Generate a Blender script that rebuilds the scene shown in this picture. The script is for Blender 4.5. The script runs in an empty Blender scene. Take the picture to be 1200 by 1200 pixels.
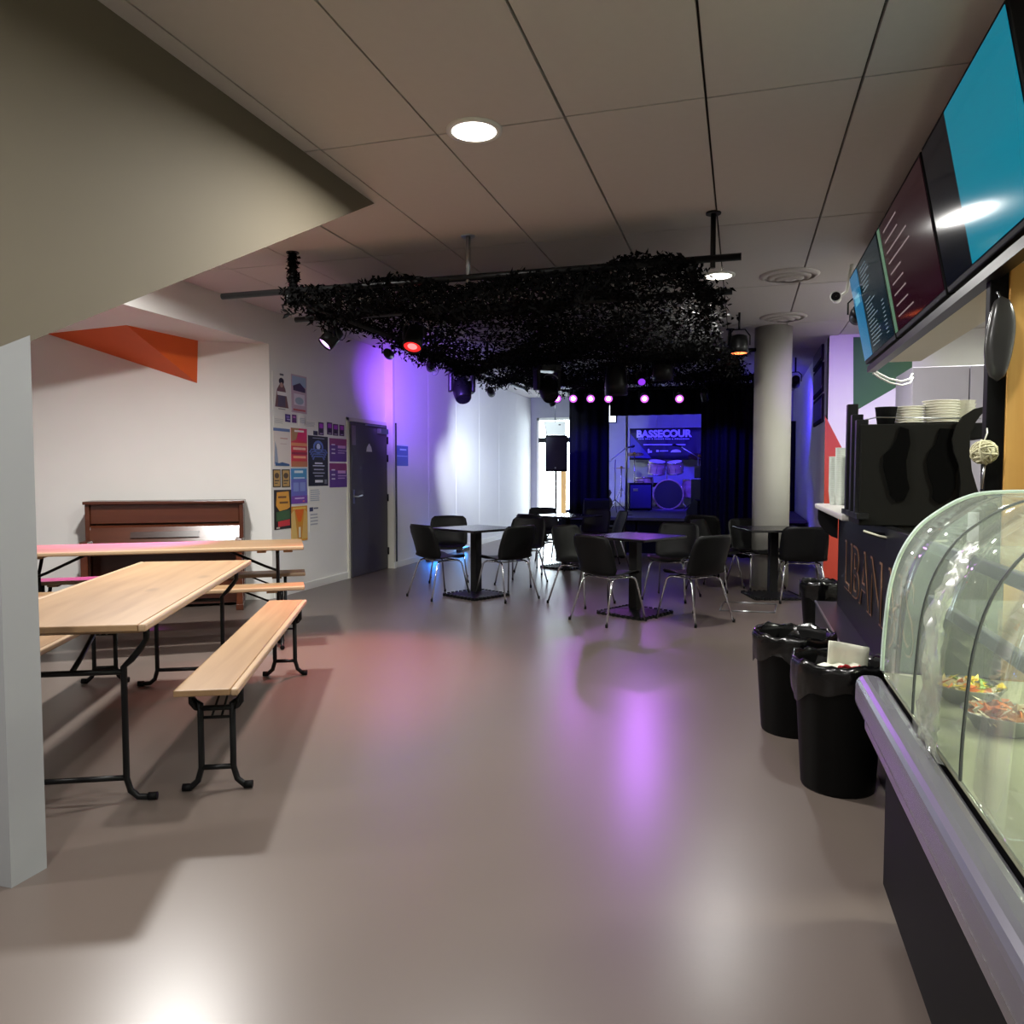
import bpy, bmesh, math, random
from mathutils import Vector, Matrix
random.seed(7)
scene = bpy.context.scene
COL = scene.collection

# ------------------------------------------------------------------ camera
TH = math.radians(16.6)          # camera is turned left of the room's long axis
FPX = 900.0
PITCH = math.atan(46.0 / FPX)
HC = 1.35
cam_d = bpy.data.cameras.new('camera')
cam_d.sensor_width = 36.0
cam_d.lens = FPX / 1200.0 * 36.0
cam_d.clip_start = 0.02
cam = bpy.data.objects.new('camera', cam_d)
COL.objects.link(cam)
cam.location = (0, 0, HC)
cam.rotation_euler = (math.pi / 2 - PITCH, 0, TH)
scene.camera = cam
# ------------------------------------------------------------------ world, exposure
world = bpy.data.worlds.new('world')
scene.world = world
world.use_nodes = True
bg = world.node_tree.nodes['Background']
bg.inputs[0].default_value = (0.86, 0.95, 1.0, 1)
bg.inputs[1].default_value = 12.0
scene.view_settings.view_transform = 'Standard'
scene.view_settings.look = 'None'
scene.view_settings.gamma = 1.0
scene.view_settings.use_curve_mapping = False
scene.view_settings.exposure = 0.12
scene.cycles.use_denoising = True
scene.cycles.max_bounces = 8
scene.cycles.diffuse_bounces = 4
scene.cycles.transparent_max_bounces = 16
scene.cycles.sample_clamp_indirect = 4.0
scene.cycles.caustics_reflective = False
scene.cycles.caustics_refractive = False

# ------------------------------------------------------------------ pixel -> room
S, C = math.sin(TH), math.cos(TH)
FW = Vector((-S, C, 0)); RT = Vector((C, S, 0)); UP = Vector((0, 0, 1))
FWD = FW * math.cos(PITCH) - UP * math.sin(PITCH)
UPC = FW * math.sin(PITCH) + UP * math.cos(PITCH)
O = Vector((0, 0, HC))
def ray(u, v): return RT * ((u - 600) / FPX) + UPC * ((600 - v) / FPX) + FWD
def onz(u, v, z=0.0):
    r = ray(u, v); return O + r * ((z - HC) / r.z)
def onx(u, v, x):
    r = ray(u, v); return O + r * (x / r.x)
def ony(u, v, y):
    r = ray(u, v); return O + r * (y / r.y)
def atd(u, v, d):
    r = ray(u, v); return O + r * (d / r.dot(FW))
def cf(xc, d, z=0.0): return RT * xc + FW * d + UP * z

# ------------------------------------------------------------------ materials
def lin(c):
    return tuple(((x / 255.0) / 12.92 if x / 255.0 <= 0.04045 else ((x / 255.0 + 0.055) / 1.055) ** 2.4) for x in c)
MATS = {}
def mat(name, rgb, rough=0.6, metal=0.0, var=0.06, scale=8.0, bump=0.0, spec=0.5, stretch=None, coat=0.0):
    if name in MATS: return MATS[name]
    m = bpy.data.materials.new(name); m.use_nodes = True
    nt = m.node_tree; b = nt.nodes['Principled BSDF']
    b.inputs['Roughness'].default_value = rough
    b.inputs['Metallic'].default_value = metal
    b.inputs['Specular IOR Level'].default_value = spec
    if coat: b.inputs['Coat Weight'].default_value = coat
    tc = nt.nodes.new('ShaderNodeTexCoord')
    mp = nt.nodes.new('ShaderNodeMapping')
    nt.links.new(tc.outputs['Object'], mp.inputs['Vector'])
    if stretch: mp.inputs['Scale'].default_value = stretch
    nz = nt.nodes.new('ShaderNodeTexNoise'); nz.inputs['Scale'].default_value = scale
    nz.inputs['Detail'].default_value = 4.0
    nt.links.new(mp.outputs['Vector'], nz.inputs['Vector'])
    mx = nt.nodes.new('ShaderNodeMix'); mx.data_type = 'RGBA'
    c = lin(rgb)
    mx.inputs['A'].default_value = tuple(x * (1 - var) for x in c) + (1,)
    mx.inputs['B'].default_value = tuple(min(1, x * (1 + var)) for x in c) + (1,)
    nt.links.new(nz.outputs['Fac'], mx.inputs['Factor'])
    nt.links.new(mx.outputs['Result'], b.inputs['Base Color'])
    if bump:
        bp = nt.nodes.new('ShaderNodeBump'); bp.inputs['Strength'].default_value = bump
        bp.inputs['Distance'].default_value = 0.01
        nt.links.new(nz.outputs['Fac'], bp.inputs['Height'])
        nt.links.new(bp.outputs['Normal'], b.inputs['Normal'])
    MATS[name] = m
    return m
def emit(name, rgb, st):
    if name in MATS: return MATS[name]
    m = bpy.data.materials.new(name); m.use_nodes = True
    b = m.node_tree.nodes['Principled BSDF']
    b.inputs['Base Color'].default_value = tuple(x * .15 for x in lin(rgb)) + (1,)
    b.inputs['Roughness'].default_value = .1; b.inputs['Specular IOR Level'].default_value = .1
    b.inputs['Emission Color'].default_value = lin(rgb) + (1,)
    b.inputs['Emission Strength'].default_value = st
    MATS[name] = m
    return m
def wood(name, c1, c2, rough=0.45, axis=1, scale=9.0, knots=True):
    if name in MATS: return MATS[name]
    m = bpy.data.materials.new(name); m.use_nodes = True
    nt = m.node_tree; b = nt.nodes['Principled BSDF']; b.inputs['Roughness'].default_value = rough
    tc = nt.nodes.new('ShaderNodeTexCoord'); mp = nt.nodes.new('ShaderNodeMapping')
    sc = [1.0, 1.0, 1.0]; sc[axis] = 0.07
    mp.inputs['Scale'].default_value = sc
    nt.links.new(tc.outputs['Object'], mp.inputs['Vector'])
    nz = nt.nodes.new('ShaderNodeTexNoise'); nz.inputs['Scale'].default_value = scale
    nz.inputs['Detail'].default_value = 6; nz.inputs['Distortion'].default_value = 0.6
    nt.links.new(mp.outputs['Vector'], nz.inputs['Vector'])
    cr = nt.nodes.new('ShaderNodeValToRGB')
    cr.color_ramp.elements[0].position = 0.3; cr.color_ramp.elements[0].color = lin(c1) + (1,)
    cr.color_ramp.elements[1].position = 0.7; cr.color_ramp.elements[1].color = lin(c2) + (1,)
    nt.links.new(nz.outputs['Fac'], cr.inputs['Fac'])
    out = cr.outputs['Color']
    if knots:
        vo = nt.nodes.new('ShaderNodeTexVoronoi'); vo.inputs['Scale'].default_value = 2.6
        mp2 = nt.nodes.new('ShaderNodeMapping'); s2 = [1.0, 1.0, 0.5]; s2[axis] = 0.45
        mp2.inputs['Scale'].default_value = s2
        nt.links.new(tc.outputs['Object'], mp2.inputs['Vector']); nt.links.new(mp2.outputs['Vector'], vo.inputs['Vector'])
        kr = nt.nodes.new('ShaderNodeValToRGB')
        kr.color_ramp.elements[0].position = 0.05; kr.color_ramp.elements[0].color = (1, 1, 1, 1)
        kr.color_ramp.elements[1].position = 0.14; kr.color_ramp.elements[1].color = (0, 0, 0, 1)
        nt.links.new(vo.outputs['Distance'], kr.inputs['Fac'])
        mx = nt.nodes.new('ShaderNodeMix'); mx.data_type = 'RGBA'
        nt.links.new(kr.outputs['Color'], mx.inputs['Factor']); nt.links.new(out, mx.inputs['A'])
        mx.inputs['B'].default_value = tuple(x * 0.3 for x in lin(c1)) + (1,)
        out = mx.outputs['Result']
    nt.links.new(out, b.inputs['Base Color'])
    MATS[name] = m
    return m
def glass(name, tint=(0.9, 0.96, 0.92), refl=0.5, rough=0.03, f_ior=1.45, haze=0.0):
    if name in MATS: return MATS[name]
    m = bpy.data.materials.new(name); m.use_nodes = True
    nt = m.node_tree; nt.nodes.clear()
    o = nt.nodes.new('ShaderNodeOutputMaterial'); t = nt.nodes.new('ShaderNodeBsdfTransparent')
    t.inputs[0].default_value = tint + (1,)
    g = nt.nodes.new('ShaderNodeBsdfGlossy'); g.inputs['Roughness'].default_value = rough
    fr = nt.nodes.new('ShaderNodeFresnel'); fr.inputs['IOR'].default_value = f_ior
    mu = nt.nodes.new('ShaderNodeMath'); mu.operation = 'MULTIPLY'; mu.inputs[1].default_value = refl
    nt.links.new(fr.outputs[0], mu.inputs[0])
    mx = nt.nodes.new('ShaderNodeMixShader')
    nt.links.new(mu.outputs[0], mx.inputs[0]); nt.links.new(t.outputs[0], mx.inputs[1]); nt.links.new(g.outputs[0], mx.inputs[2])
    last = mx.outputs[0]
    if haze:
        d = nt.nodes.new('ShaderNodeBsdfDiffuse'); d.inputs[0].default_value = (0.75, 0.82, 0.76, 1)
        m2 = nt.nodes.new('ShaderNodeMixShader'); m2.inputs[0].default_value = haze
        nt.links.new(last, m2.inputs[1]); nt.links.new(d.outputs[0], m2.inputs[2]); last = m2.outputs[0]
    nt.links.new(last, o.inputs[0])
    MATS[name] = m
    return m

M_WALL = mat('white_plaster', (228, 227, 224), 0.75, var=0.03, scale=3, bump=0.03)
M_PIER = mat('cream_plaster', (205, 203, 192), 0.75, var=0.03, scale=3)
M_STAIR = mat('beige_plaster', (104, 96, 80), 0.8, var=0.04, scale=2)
M_CEILT = mat('ceiling_tile_grey', (200, 195, 192), 0.85, var=0.03, scale=20)
M_CEILD = mat('ceiling_gap_dark', (60, 58, 56), 0.9)
M_FLOOR = mat('grey_resin_floor', (92, 82, 76), 0.31, var=0.07, scale=1.3, bump=0.012, spec=0.6)
M_ORANGE = mat('orange_paint', (226, 96, 30), 0.6, var=0.03)
M_RED = mat('red_orange_paint', (186, 62, 44), 0.6, var=0.03)
M_GREEN = mat('green_paint', (36, 92, 44), 0.6, var=0.03)
M_BLACK = mat('black_matt', (11, 11, 12), 0.6, var=0.1, spec=0.12)
M_BLKMET = mat('black_metal', (14, 14, 15), 0.4, 0.0, var=0.1, spec=0.25)
M_SHELL = mat('black_plastic_shell', (7, 7, 8), 0.5, var=0.1, spec=0.2)
M_CHROME = mat('chrome', (215, 215, 220), 0.14, 1.0, var=0.02)
M_STEEL = mat('brushed_steel', (170, 172, 176), 0.3, 1.0, var=0.05)
M_DRAPE = mat('black_drape', (14, 14, 20), 0.9, var=0.15, spec=0.05, scale=30)
M_PINE = wood('pine_wood', (124, 94, 64), (154, 124, 90))
M_PINEL = wood('pine_edge', (148, 122, 94), (168, 142, 112), knots=False)
M_MAHOG = wood('piano_wood', (66, 32, 20), (92, 48, 30), rough=0.25, axis=0, scale=6, knots=False)
M_MAHOD = wood('piano_wood_dark', (44, 20, 13), (58, 28, 18), rough=0.3, axis=0, knots=False)
M_POST = wood('yellow_pine', (212, 154, 74), (236, 188, 106), rough=0.5, axis=2, scale=10)
M_DOOR = mat('dark_grey_door', (66, 62, 66), 0.5, var=0.04)
M_WHITE = mat('white_plastic', (228, 228, 222), 0.4, var=0.02)
M_CERAM = mat('white_ceramic', (226, 224, 212), 0.2, var=0.02)
M_BAG = mat('black_bin_bag', (6, 6, 7), 0.2, var=0.2, scale=14, bump=0.5)
M_BIN = mat('black_bin_plastic', (8, 8, 8), 0.5, var=0.1, spec=0.12)

# ------------------------------------------------------------------ mesh helpers
class MB:
    def __init__(s): s.v = []; s.f = []; s.mi = []; s.sm = []
    def add(s, vs, fs, mi=0, smooth=False):
        n = len(s.v); s.v += [tuple(v) for v in vs]
        for f in fs:
            s.f.append(tuple(i + n for i in f)); s.mi.append(mi); s.sm.append(smooth)
        return s
    def box(s, a, b, mi=0):
        x0, y0, z0 = a; x1, y1, z1 = b
        s.add([(x0,y0,z0),(x1,y0,z0),(x1,y1,z0),(x0,y1,z0),(x0,y0,z1),(x1,y0,z1),(x1,y1,z1),(x0,y1,z1)],
              [(0,3,2,1),(4,5,6,7),(0,1,5,4),(1,2,6,5),(2,3,7,6),(3,0,4,7)], mi); return s
    def prism(s, poly, h, mi=0):   # poly: list of Vector, extruded by Vector h
        h = Vector(h); n = len(poly); p = [Vector(q) for q in poly]
        s.add(p + [q + h for q in p], [tuple(range(n))[::-1], tuple(range(n, 2 * n))] +
              [(i, (i + 1) % n, (i + 1) % n + n, i + n) for i in range(n)], mi); return s
    def tube(s, pts, r, n=8, mi=0, closed=False):
        pts = [Vector(p) for p in pts]; m = len(pts); vs = []; fs = []
        rr = r if isinstance(r, (list, tuple)) else [r] * m
        up = None
        for i, p in enumerate(pts):
            if closed: t = (pts[(i + 1) % m] - pts[i - 1])
            else: t = pts[min(i + 1, m - 1)] - pts[max(i - 1, 0)]
            t.normalize()
            if up is None:
                up = Vector((0, 0, 1)) if abs(t.z) < 0.9 else Vector((1, 0, 0))
            a = t.cross(up)
            if a.length < 1e-5: a = t.cross(Vector((0, 1, 0.1)))
            a.normalize(); b = a.cross(t).normalized(); up = b
            for k in range(n):
                w = 2 * math.pi * k / n
                vs.append(p + (a * math.cos(w) + b * math.sin(w)) * rr[i])
        for i in range(m if closed else m - 1):
            j = (i + 1) % m
            for k in range(n):
                fs.append((i*n + k, i*n + (k+1) % n, j*n + (k+1) % n, j*n + k))
        s.add(vs, fs, mi, True)
        if not closed:
            n0 = len(s.v) - len(vs)
            s.f.append(tuple(n0 + k for k in range(n))[::-1]); s.mi.append(mi); s.sm.append(False)
            s.f.append(tuple(n0 + (m-1)*n + k for k in range(n))); s.mi.append(mi); s.sm.append(False)
        return s
    def lathe(s, prof, n=24, mi=0, origin=(0,0,0), axis=None, smooth=True, cap=True):
        o = Vector(origin); ax = Vector(axis or (0,0,1)).normalized()
        a = ax.orthogonal().normalized(); b = ax.cross(a)
        vs = []; fs = []
        for r, z in prof:
            for k in range(n):
                w = 2 * math.pi * k / n
                vs.append(o + ax * z + (a * math.cos(w) + b * math.sin(w)) * r)
        m = len(prof)
        for i in range(m - 1):
            for k in range(n):
                fs.append((i*n+k, i*n+(k+1)%n, (i+1)*n+(k+1)%n, (i+1)*n+k))
        n0 = len(s.v)
        s.add(vs, fs, mi, smooth)
        if cap:
            s.f.append(tuple(n0 + k for k in range(n))[::-1]); s.mi.append(mi); s.sm.append(False)
            s.f.append(tuple(n0 + (m-1)*n + k for k in range(n))); s.mi.append(mi); s.sm.append(False)
        return s
    def sheet(s, grid, th, mi=0, nrm=None):    # grid[i][j] of Vectors -> thick sheet
        ni, nj = len(grid), len(grid[0])
        N = [[None]*nj for _ in range(ni)]
        for i in range(ni):
            for j in range(nj):
                du = grid[min(i+1, ni-1)][j] - grid[max(i-1, 0)][j]
                dv = grid[i][min(j+1, nj-1)] - grid[i][max(j-1, 0)]
                q = du.cross(dv)
                N[i][j] = q.normalized() if q.length > 1e-9 else Vector((0,0,1))
        a = [grid[i][j] + N[i][j] * th/2 for i in range(ni) for j in range(nj)]
        b = [grid[i][j] - N[i][j] * th/2 for i in range(ni) for j in range(nj)]
        n = ni * nj; fs = []
        for i in range(ni-1):
            for j in range(nj-1):
                p, q, r, t = i*nj+j, i*nj+j+1, (i+1)*nj+j+1, (i+1)*nj+j
                fs.append((p, t, r, q)); fs.append((p+n, q+n, r+n, t+n))
        ed = [(i*nj, (i+1)*nj) for i in range(ni-1)] + [((ni-1)*nj+j, (ni-1)*nj+j+1) for j in range(nj-1)]
        ed += [((i+1)*nj+nj-1, i*nj+nj-1) for i in range(ni-1)] + [(j+1, j) for j in range(nj-1)]
        for p, q in ed: fs.append((p, p+n, q+n, q))
        s.add(a + b, fs, mi, True); return s
    def build(s, name, mats, parent=None, fix=True):
        me = bpy.data.meshes.new(name); me.from_pydata(s.v, [], s.f)
        if not isinstance(mats, (list, tuple)): mats = [mats]
        for m in mats: me.materials.append(m)
        me.polygons.foreach_set('material_index', s.mi); me.polygons.foreach_set('use_smooth', s.sm)
        me.update()
        if fix:
            bm = bmesh.new(); bm.from_mesh(me); bmesh.ops.recalc_face_normals(bm, faces=bm.faces); bm.to_mesh(me); bm.free()
        o = bpy.data.objects.new(name, me); COL.objects.link(o)
        if parent: o.parent = parent
        return o
def bevel(o, w, seg=2):
    md = o.modifiers.new('bevel', 'BEVEL'); md.width = w; md.segments = seg; md.limit_method = 'ANGLE'
    return o
def tag(o, label=None, cat=None, group=None, kind=None):
    if label: o['label'] = label
    if cat: o['category'] = cat
    if group: o['group'] = group
    if kind: o['kind'] = kind
    return o
def thing(name, label, cat, loc=(0,0,0), rz=0.0, group=None):
    o = bpy.data.objects.new(name, None); COL.objects.link(o)
    o.empty_display_size = 0.05
    o.location = loc; o.rotation_euler = (0, 0, rz)
    return tag(o, label, cat, group)
def copy_tree(o, parent=None):
    c = o.copy(); COL.objects.link(c); c.parent = parent
    for ch in list(o.children):
        if ch is not c: copy_tree(ch, c)
    return c
def struct(o): o['kind'] = 'structure'; return o
def box(name, a, b, m, parent=None): return MB().box(a, b).build(name, m, parent)
def text_obj(name, body, size, m, parent=None, ext=0.003, bold=0.0, sx=1.0):
    cu = bpy.data.curves.new(name, 'FONT'); cu.body = body; cu.size = size; cu.extrude = ext; cu.offset = bold
    cu.align_x = 'LEFT'; cu.resolution_u = 3
    t = bpy.data.objects.new(name, cu); COL.objects.link(t)
    dg = bpy.context.evaluated_depsgraph_get(); dg.update()
    me = bpy.data.meshes.new_from_object(t.evaluated_get(dg))
    bpy.data.objects.remove(t); bpy.data.curves.remove(cu)
    for v in me.vertices: v.co.x *= sx
    me.materials.clear(); me.materials.append(m)
    o = bpy.data.objects.new(name, me); COL.objects.link(o)
    if parent: o.parent = parent
    return o
def lamp(name, kind, loc, power, color=(1,1,1), size=0.1, aim=None, angle=60, blend=0.5, parent=None):
    l = bpy.data.lights.new(name, kind); l.energy = power; l.color = color
    if kind == 'AREA': l.shape = 'DISK'; l.size = size
    elif kind == 'SPOT': l.spot_size = math.radians(angle); l.spot_blend = blend; l.shadow_soft_size = size
    else: l.shadow_soft_size = size
    o = bpy.data.objects.new(name, l); COL.objects.link(o); o.location = loc
    if aim is not None:
        o.rotation_euler = (Vector(aim) - Vector(loc)).to_track_quat('-Z', 'Y').to_euler()
    if parent:
        o.parent = parent; o.location = Vector(loc) - parent.location
    return o

# ================================================================== SETTING
CZ = 3.06                  # ceiling height
XW, XW2 = -4.8, -4.69       # poster wall, wall beyond the door
YB = 17.3                  # back wall
fl = struct(box('floor', (-9.5, -4.5, -0.1), (5.0, 18.0, 0.0), M_FLOOR))
ceil = struct(box('ceiling', (-9.5, -4.5, CZ + 0.03), (5.0, 18.0, CZ + 0.15), M_CEILD))
TX, TY, TX0, TY0 = 0.66, 1.9, -4.8, -2.0
tile_me = None
for i in range(9):
    for j in range(10):
        if tile_me is None:
            t = bevel(MB().box((-TX/2+0.006, -TY/2+0.006, 0), (TX/2-0.006, TY/2-0.006, 0.032)).build('ceiling_panel', M_CEILT), 0.004, 1)
            tile_me = t.data
        else:
            t = bpy.data.objects.new('ceiling_panel', tile_me); COL.objects.link(t)
        t.location = (TX0 + (i + 0.5) * TX, TY0 + (j + 0.5) * TY, CZ - 0.002 * ((i * 7 + j * 3) % 3)); t.parent = ceil
kc = box('ceiling_panel', (1.15, -4.4, CZ), (4.4, 10.4, CZ + 0.04), M_CEILT, ceil)

# left wall with posters and the alcove to its left
CNR = onx(315, 403, XW); CNR.z = 0
e1 = (RT + FW * 0.30).normalized()           # along the piano wall
e2 = Vector((-e1.y, e1.x, 0))                # into the wall
DY0 = onx(409, 600, XW).y; DY1 = onx(451.5, 600, XW).y
w = struct(box('wall_left', (XW - 0.2, CNR.y, 0), (XW, 10.7, CZ + 0.05), M_WALL))
bb = struct(box('baseboard_left', (XW, CNR.y + 0.02, 0), (XW + 0.014, DY0 - 0.02, 0.085), M_WHITE))
PIER_Y = onx(451.5, 600, XW).y + 0.02
pier = struct(box('wall_pier', (XW - 0.1, PIER_Y, 0), (XW2 + 0.01, PIER_Y + 0.06, CZ + 0.05), M_PIER))
struct(box('baseboard_pier', (XW2 + 0.01, PIER_Y, 0), (XW2 + 0.022, PIER_Y + 0.06, 0.085), M_WHITE))
wf = struct(box('wall_left_rear', (XW2 - 0.3, PIER_Y + 0.06, 0), (XW2 - 0.02, YB + 0.2, CZ + 0.05), M_WALL))
y = PIER_Y + 0.07; k = 0
while y < YB - 0.05:
    y1 = min(y + 1.22, YB)
    bevel(box('wall_panel', (XW2 - 0.02, y + 0.004, 0.0), (XW2, y1 - 0.004, CZ), M_WALL, wf), 0.003, 1)
    y = y1; k += 1
struct(box('baseboard_rear', (XW2, PIER_Y + 0.12, 0), (XW2 + 0.012, YB - 0.05, 0.085), M_WHITE))
gy = PIER_Y + 0.085
struct(box('trim_1', (XW2, gy - 0.02, 0.09), (XW2 + 0.02, gy + 0.015, 2.05), mat('dark_seal', (52, 52, 54), 0.6)))
# alcove
AL = 4.7
p0 = CNR + Vector((0, 0, 0)); p1 = CNR - e1 * AL
struct(MB().prism([p0, p1, p1 + e2 * 0.2, p0 + e2 * 0.2], (0, 0, CZ + 0.05)).build('wall_alcove', M_WALL))
struct(MB().prism([p0 - e2 * 0.014 - e1 * 0.02, p1 - e2 * 0.014, p1, p0], (0, 0, 0.085)).build('baseboard_alcove', M_WHITE))
SOF = onx(315, 403, XW).z
struct(MB().prism([(XW, -4.5, SOF), (XW, CNR.y, SOF), (p1.x, p1.y, SOF), (p1.x - 0.3, -4.5, SOF)], (0, 0, CZ + 0.04 - SOF)).build('ceiling_alcove', M_WALL))
struct(box('wall_far_left', (p1.x - 0.2, -4.5, 0), (p1.x, p1.y + 0.2, CZ), M_WALL))
struct(box('trim_2', (0, -0.003, 0), (0.30, 0.0, 0.006), M_WHITE)).matrix_world = Matrix.Translation(CNR - e1 * 0.31 + Vector((0, 0, onx(300, 471, XW).z))) @ Matrix.Rotation(math.atan2(e1.y, e1.x), 4, 'Z')
# orange wedge in the corner between alcove ceiling and wall
def on_piano(u, v, off=0.0):
    r = ray(u, v); n = e2; q = CNR - e2 * off
    return O + r * ((q - O).dot(n) / r.dot(n))
wC = on_piano(232, 400); wC.z = SOF; wD = on_piano(231, 449); wA = on_piano(55, 396); wB = onz(148, 381, SOF)
wA.z = SOF
wB2 = wB.copy()
og = MB().add([wA, wB2, wC, wD], [(0, 1, 3), (1, 2, 3), (0, 2, 1), (0, 3, 2)]).build('painted_wedge', M_ORANGE)
tag(og, 'orange painted faceted wedge under the alcove ceiling above the piano', 'wall wedge')
# stair side wall and pillar
XS = -2.26
sA = onx(0, 414, XS); sB = onx(280, 302, XS)
sl = (sB.z - sA.z) / (sB.y - sA.y)
yt = sA.y + (CZ - sA.z) / sl
y0 = 0.6
zz0 = sA.z + (y0 - sA.y) * sl
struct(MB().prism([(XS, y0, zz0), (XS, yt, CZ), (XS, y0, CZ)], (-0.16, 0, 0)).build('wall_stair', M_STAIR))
pL = onx(4, 800, XS).y; pR = onx(49, 860, XS).y
zt0 = sA.z + (pL - sA.y) * sl; zt1 = sA.z + (pR - sA.y) * sl
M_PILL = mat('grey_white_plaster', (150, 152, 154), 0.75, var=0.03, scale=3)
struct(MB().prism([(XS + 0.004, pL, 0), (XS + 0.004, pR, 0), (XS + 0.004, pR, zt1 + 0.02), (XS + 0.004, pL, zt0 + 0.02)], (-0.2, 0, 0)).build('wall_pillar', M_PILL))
# back wall with a daylit glazed door
WX0, WX1, WZ1 = -4.56, -3.70, 2.62
bw = MB().box((WX1, YB, 0), (1.4, YB + 0.2, CZ + 0.05)).box((XW2 - 0.3, YB, WZ1), (WX1, YB + 0.2, CZ + 0.05)).box((XW2 - 0.3, YB, 0), (WX0, YB + 0.2, WZ1))
struct(bw.build('wall_back', mat('stage_wall', (150, 150, 164), 0.8)))
wn = struct(MB().box((WX0, YB + 0.02, 0), (WX0 + 0.05, YB + 0.1, WZ1)).box((WX1 - 0.05, YB + 0.02, 0), (WX1, YB + 0.1, WZ1)).box((WX0, YB + 0.02, WZ1 - 0.06), (WX1, YB + 0.1, WZ1)).box((WX0, YB + 0.02, 0), (WX1, YB + 0.1, 0.08)).build('window_1', M_WHITE))
box('mullion', (-3.98, YB - 0.03, 0.05), (-3.86, YB + 0.06, 2.05), M_POST, wn)
box('transom', (WX0 + 0.05, YB - 0.02, 2.05), (WX1 - 0.05, YB + 0.06, 2.16), M_BLKMET, wn)
box('pane', (WX0 + 0.05, YB + 0.065, 0.08), (-3.98, YB + 0.072, 2.05), glass('window_glass', (0.95, 0.98, 1.0), 0.5), wn)
box('pane', (-3.86, YB + 0.065, 0.08), (WX1 - 0.05, YB + 0.072, 2.05), MATS['window_glass'], wn)
box('pane', (WX0 + 0.05, YB + 0.065, 2.16), (WX1 - 0.05, YB + 0.072, WZ1 - 0.06), MATS['window_glass'], wn)
# right hand walls
XR, YR = 1.03, 10.4
struct(box('wall_right', (XR, YR, 0), (XR + 0.18, YB, CZ + 0.05), M_WALL))
wk = struct(box('wall_kitchen', (XR + 0.0, YR, 0), (4.6, YR + 0.2, CZ + 0.05), M_WALL)); wk.location.y = -0.001
struct(box('wall_kitchen_right', (4.2, -4.5, 0), (4.4, YR, CZ + 0.05), M_WALL))
struct(box('wall_rear', (-9.5, -4.4, 0), (4.4, -4.2, CZ + 0.05), M_WALL))
def onk(u, v, off=0.004): return ony(u, v, YR - off)
g = [onk(1003, 418), onk(1069, 418), onk(1069, 444), onk(1003, 481)]
# painted murals: thin coats of paint on the kitchen wall
mg = MB().prism([onk(1000, 395), onk(1069, 395), onk(1069, 443), onk(1000, 483)], (0, 0.003, 0)).build('green_paint', M_GREEN, wk); mg.location.y = 0.001
mr = MB().prism([onk(967, 487), onk(995, 541), onk(995, 690), onk(964.2, 690)], (0, 0.003, 0)).build('red_paint', M_RED, wk); mr.location.y = 0.001
colb = onz(901.5, 686)
struct(MB().lathe([(0.212, 0), (0.212, CZ + 0.02)], 40).build('wall_column', mat('column_paint', (168, 166, 158), 0.7, var=0.02))).location = (colb.x, colb.y, 0)

# ================================================================== DOOR AND POSTERS
dr = struct(MB().box((XW, DY0 - 0.0, 0.005), (XW + 0.035, DY1, onx(411, 494, XW).z)).build('door_1', M_DOOR)); bevel(dr, 0.004)
DZ = onx(411, 494, XW).z
hz = onx(412, 582, XW)
h = MB(); h.box((XW + 0.035, DY0 + 0.04, hz.z - 0.09), (XW + 0.043, DY0 + 0.08, hz.z + 0.09))
h.tube([(XW + 0.04, DY0 + 0.06, hz.z), (XW + 0.085, DY0 + 0.06, hz.z), (XW + 0.09, DY0 + 0.08, hz.z), (XW + 0.085, DY0 + 0.2, hz.z + 0.015)], 0.011)
h.build('door_handle', M_STEEL, dr)
for zz in (0.25, 1.0, 1.55, 1.8):
    MB().lathe([(0.013, -0.05), (0.013, 0.05)], 10, origin=(XW + 0.04, DY1 + 0.005, zz)).build('hinge', M_BLKMET, dr)
m = MB().box((XW + 0.035, DY1 - 0.3, DZ - 0.12), (XW + 0.09, DY1 - 0.06, DZ - 0.05)); m.box((XW + 0.06, DY0 + 0.35, DZ - 0.035), (XW + 0.075, DY1 - 0.1, DZ - 0.015))
bevel(m.build('door_closer', M_STEEL, dr), 0.004)
MB().prism([(XW + 0.036, DY0 + 0.42, 1.63), (XW + 0.036, DY0 + 0.58, 1.63), (XW + 0.036, DY0 + 0.56, 1.69), (XW + 0.036, DY0 + 0.50, 1.74), (XW + 0.036, DY0 + 0.44, 1.69)], (0.003, 0, 0)).build('door_sign', M_WHITE, dr)
box('door_sticker', (XW + 0.036, DY0 + 0.03, DZ - 0.3), (XW + 0.038, DY0 + 0.13, DZ - 0.05), mat('sticker', (120, 100, 125), 0.5), dr)
struct(MB().box((XW, DY0 - 0.05, 0), (XW + 0.02, DY0 - 0.004, DZ + 0.05)).box((XW, DY0 - 0.05, DZ + 0.006), (XW + 0.02, DY1 + 0.02, DZ + 0.05)).build('trim_3', M_PIER))

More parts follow.
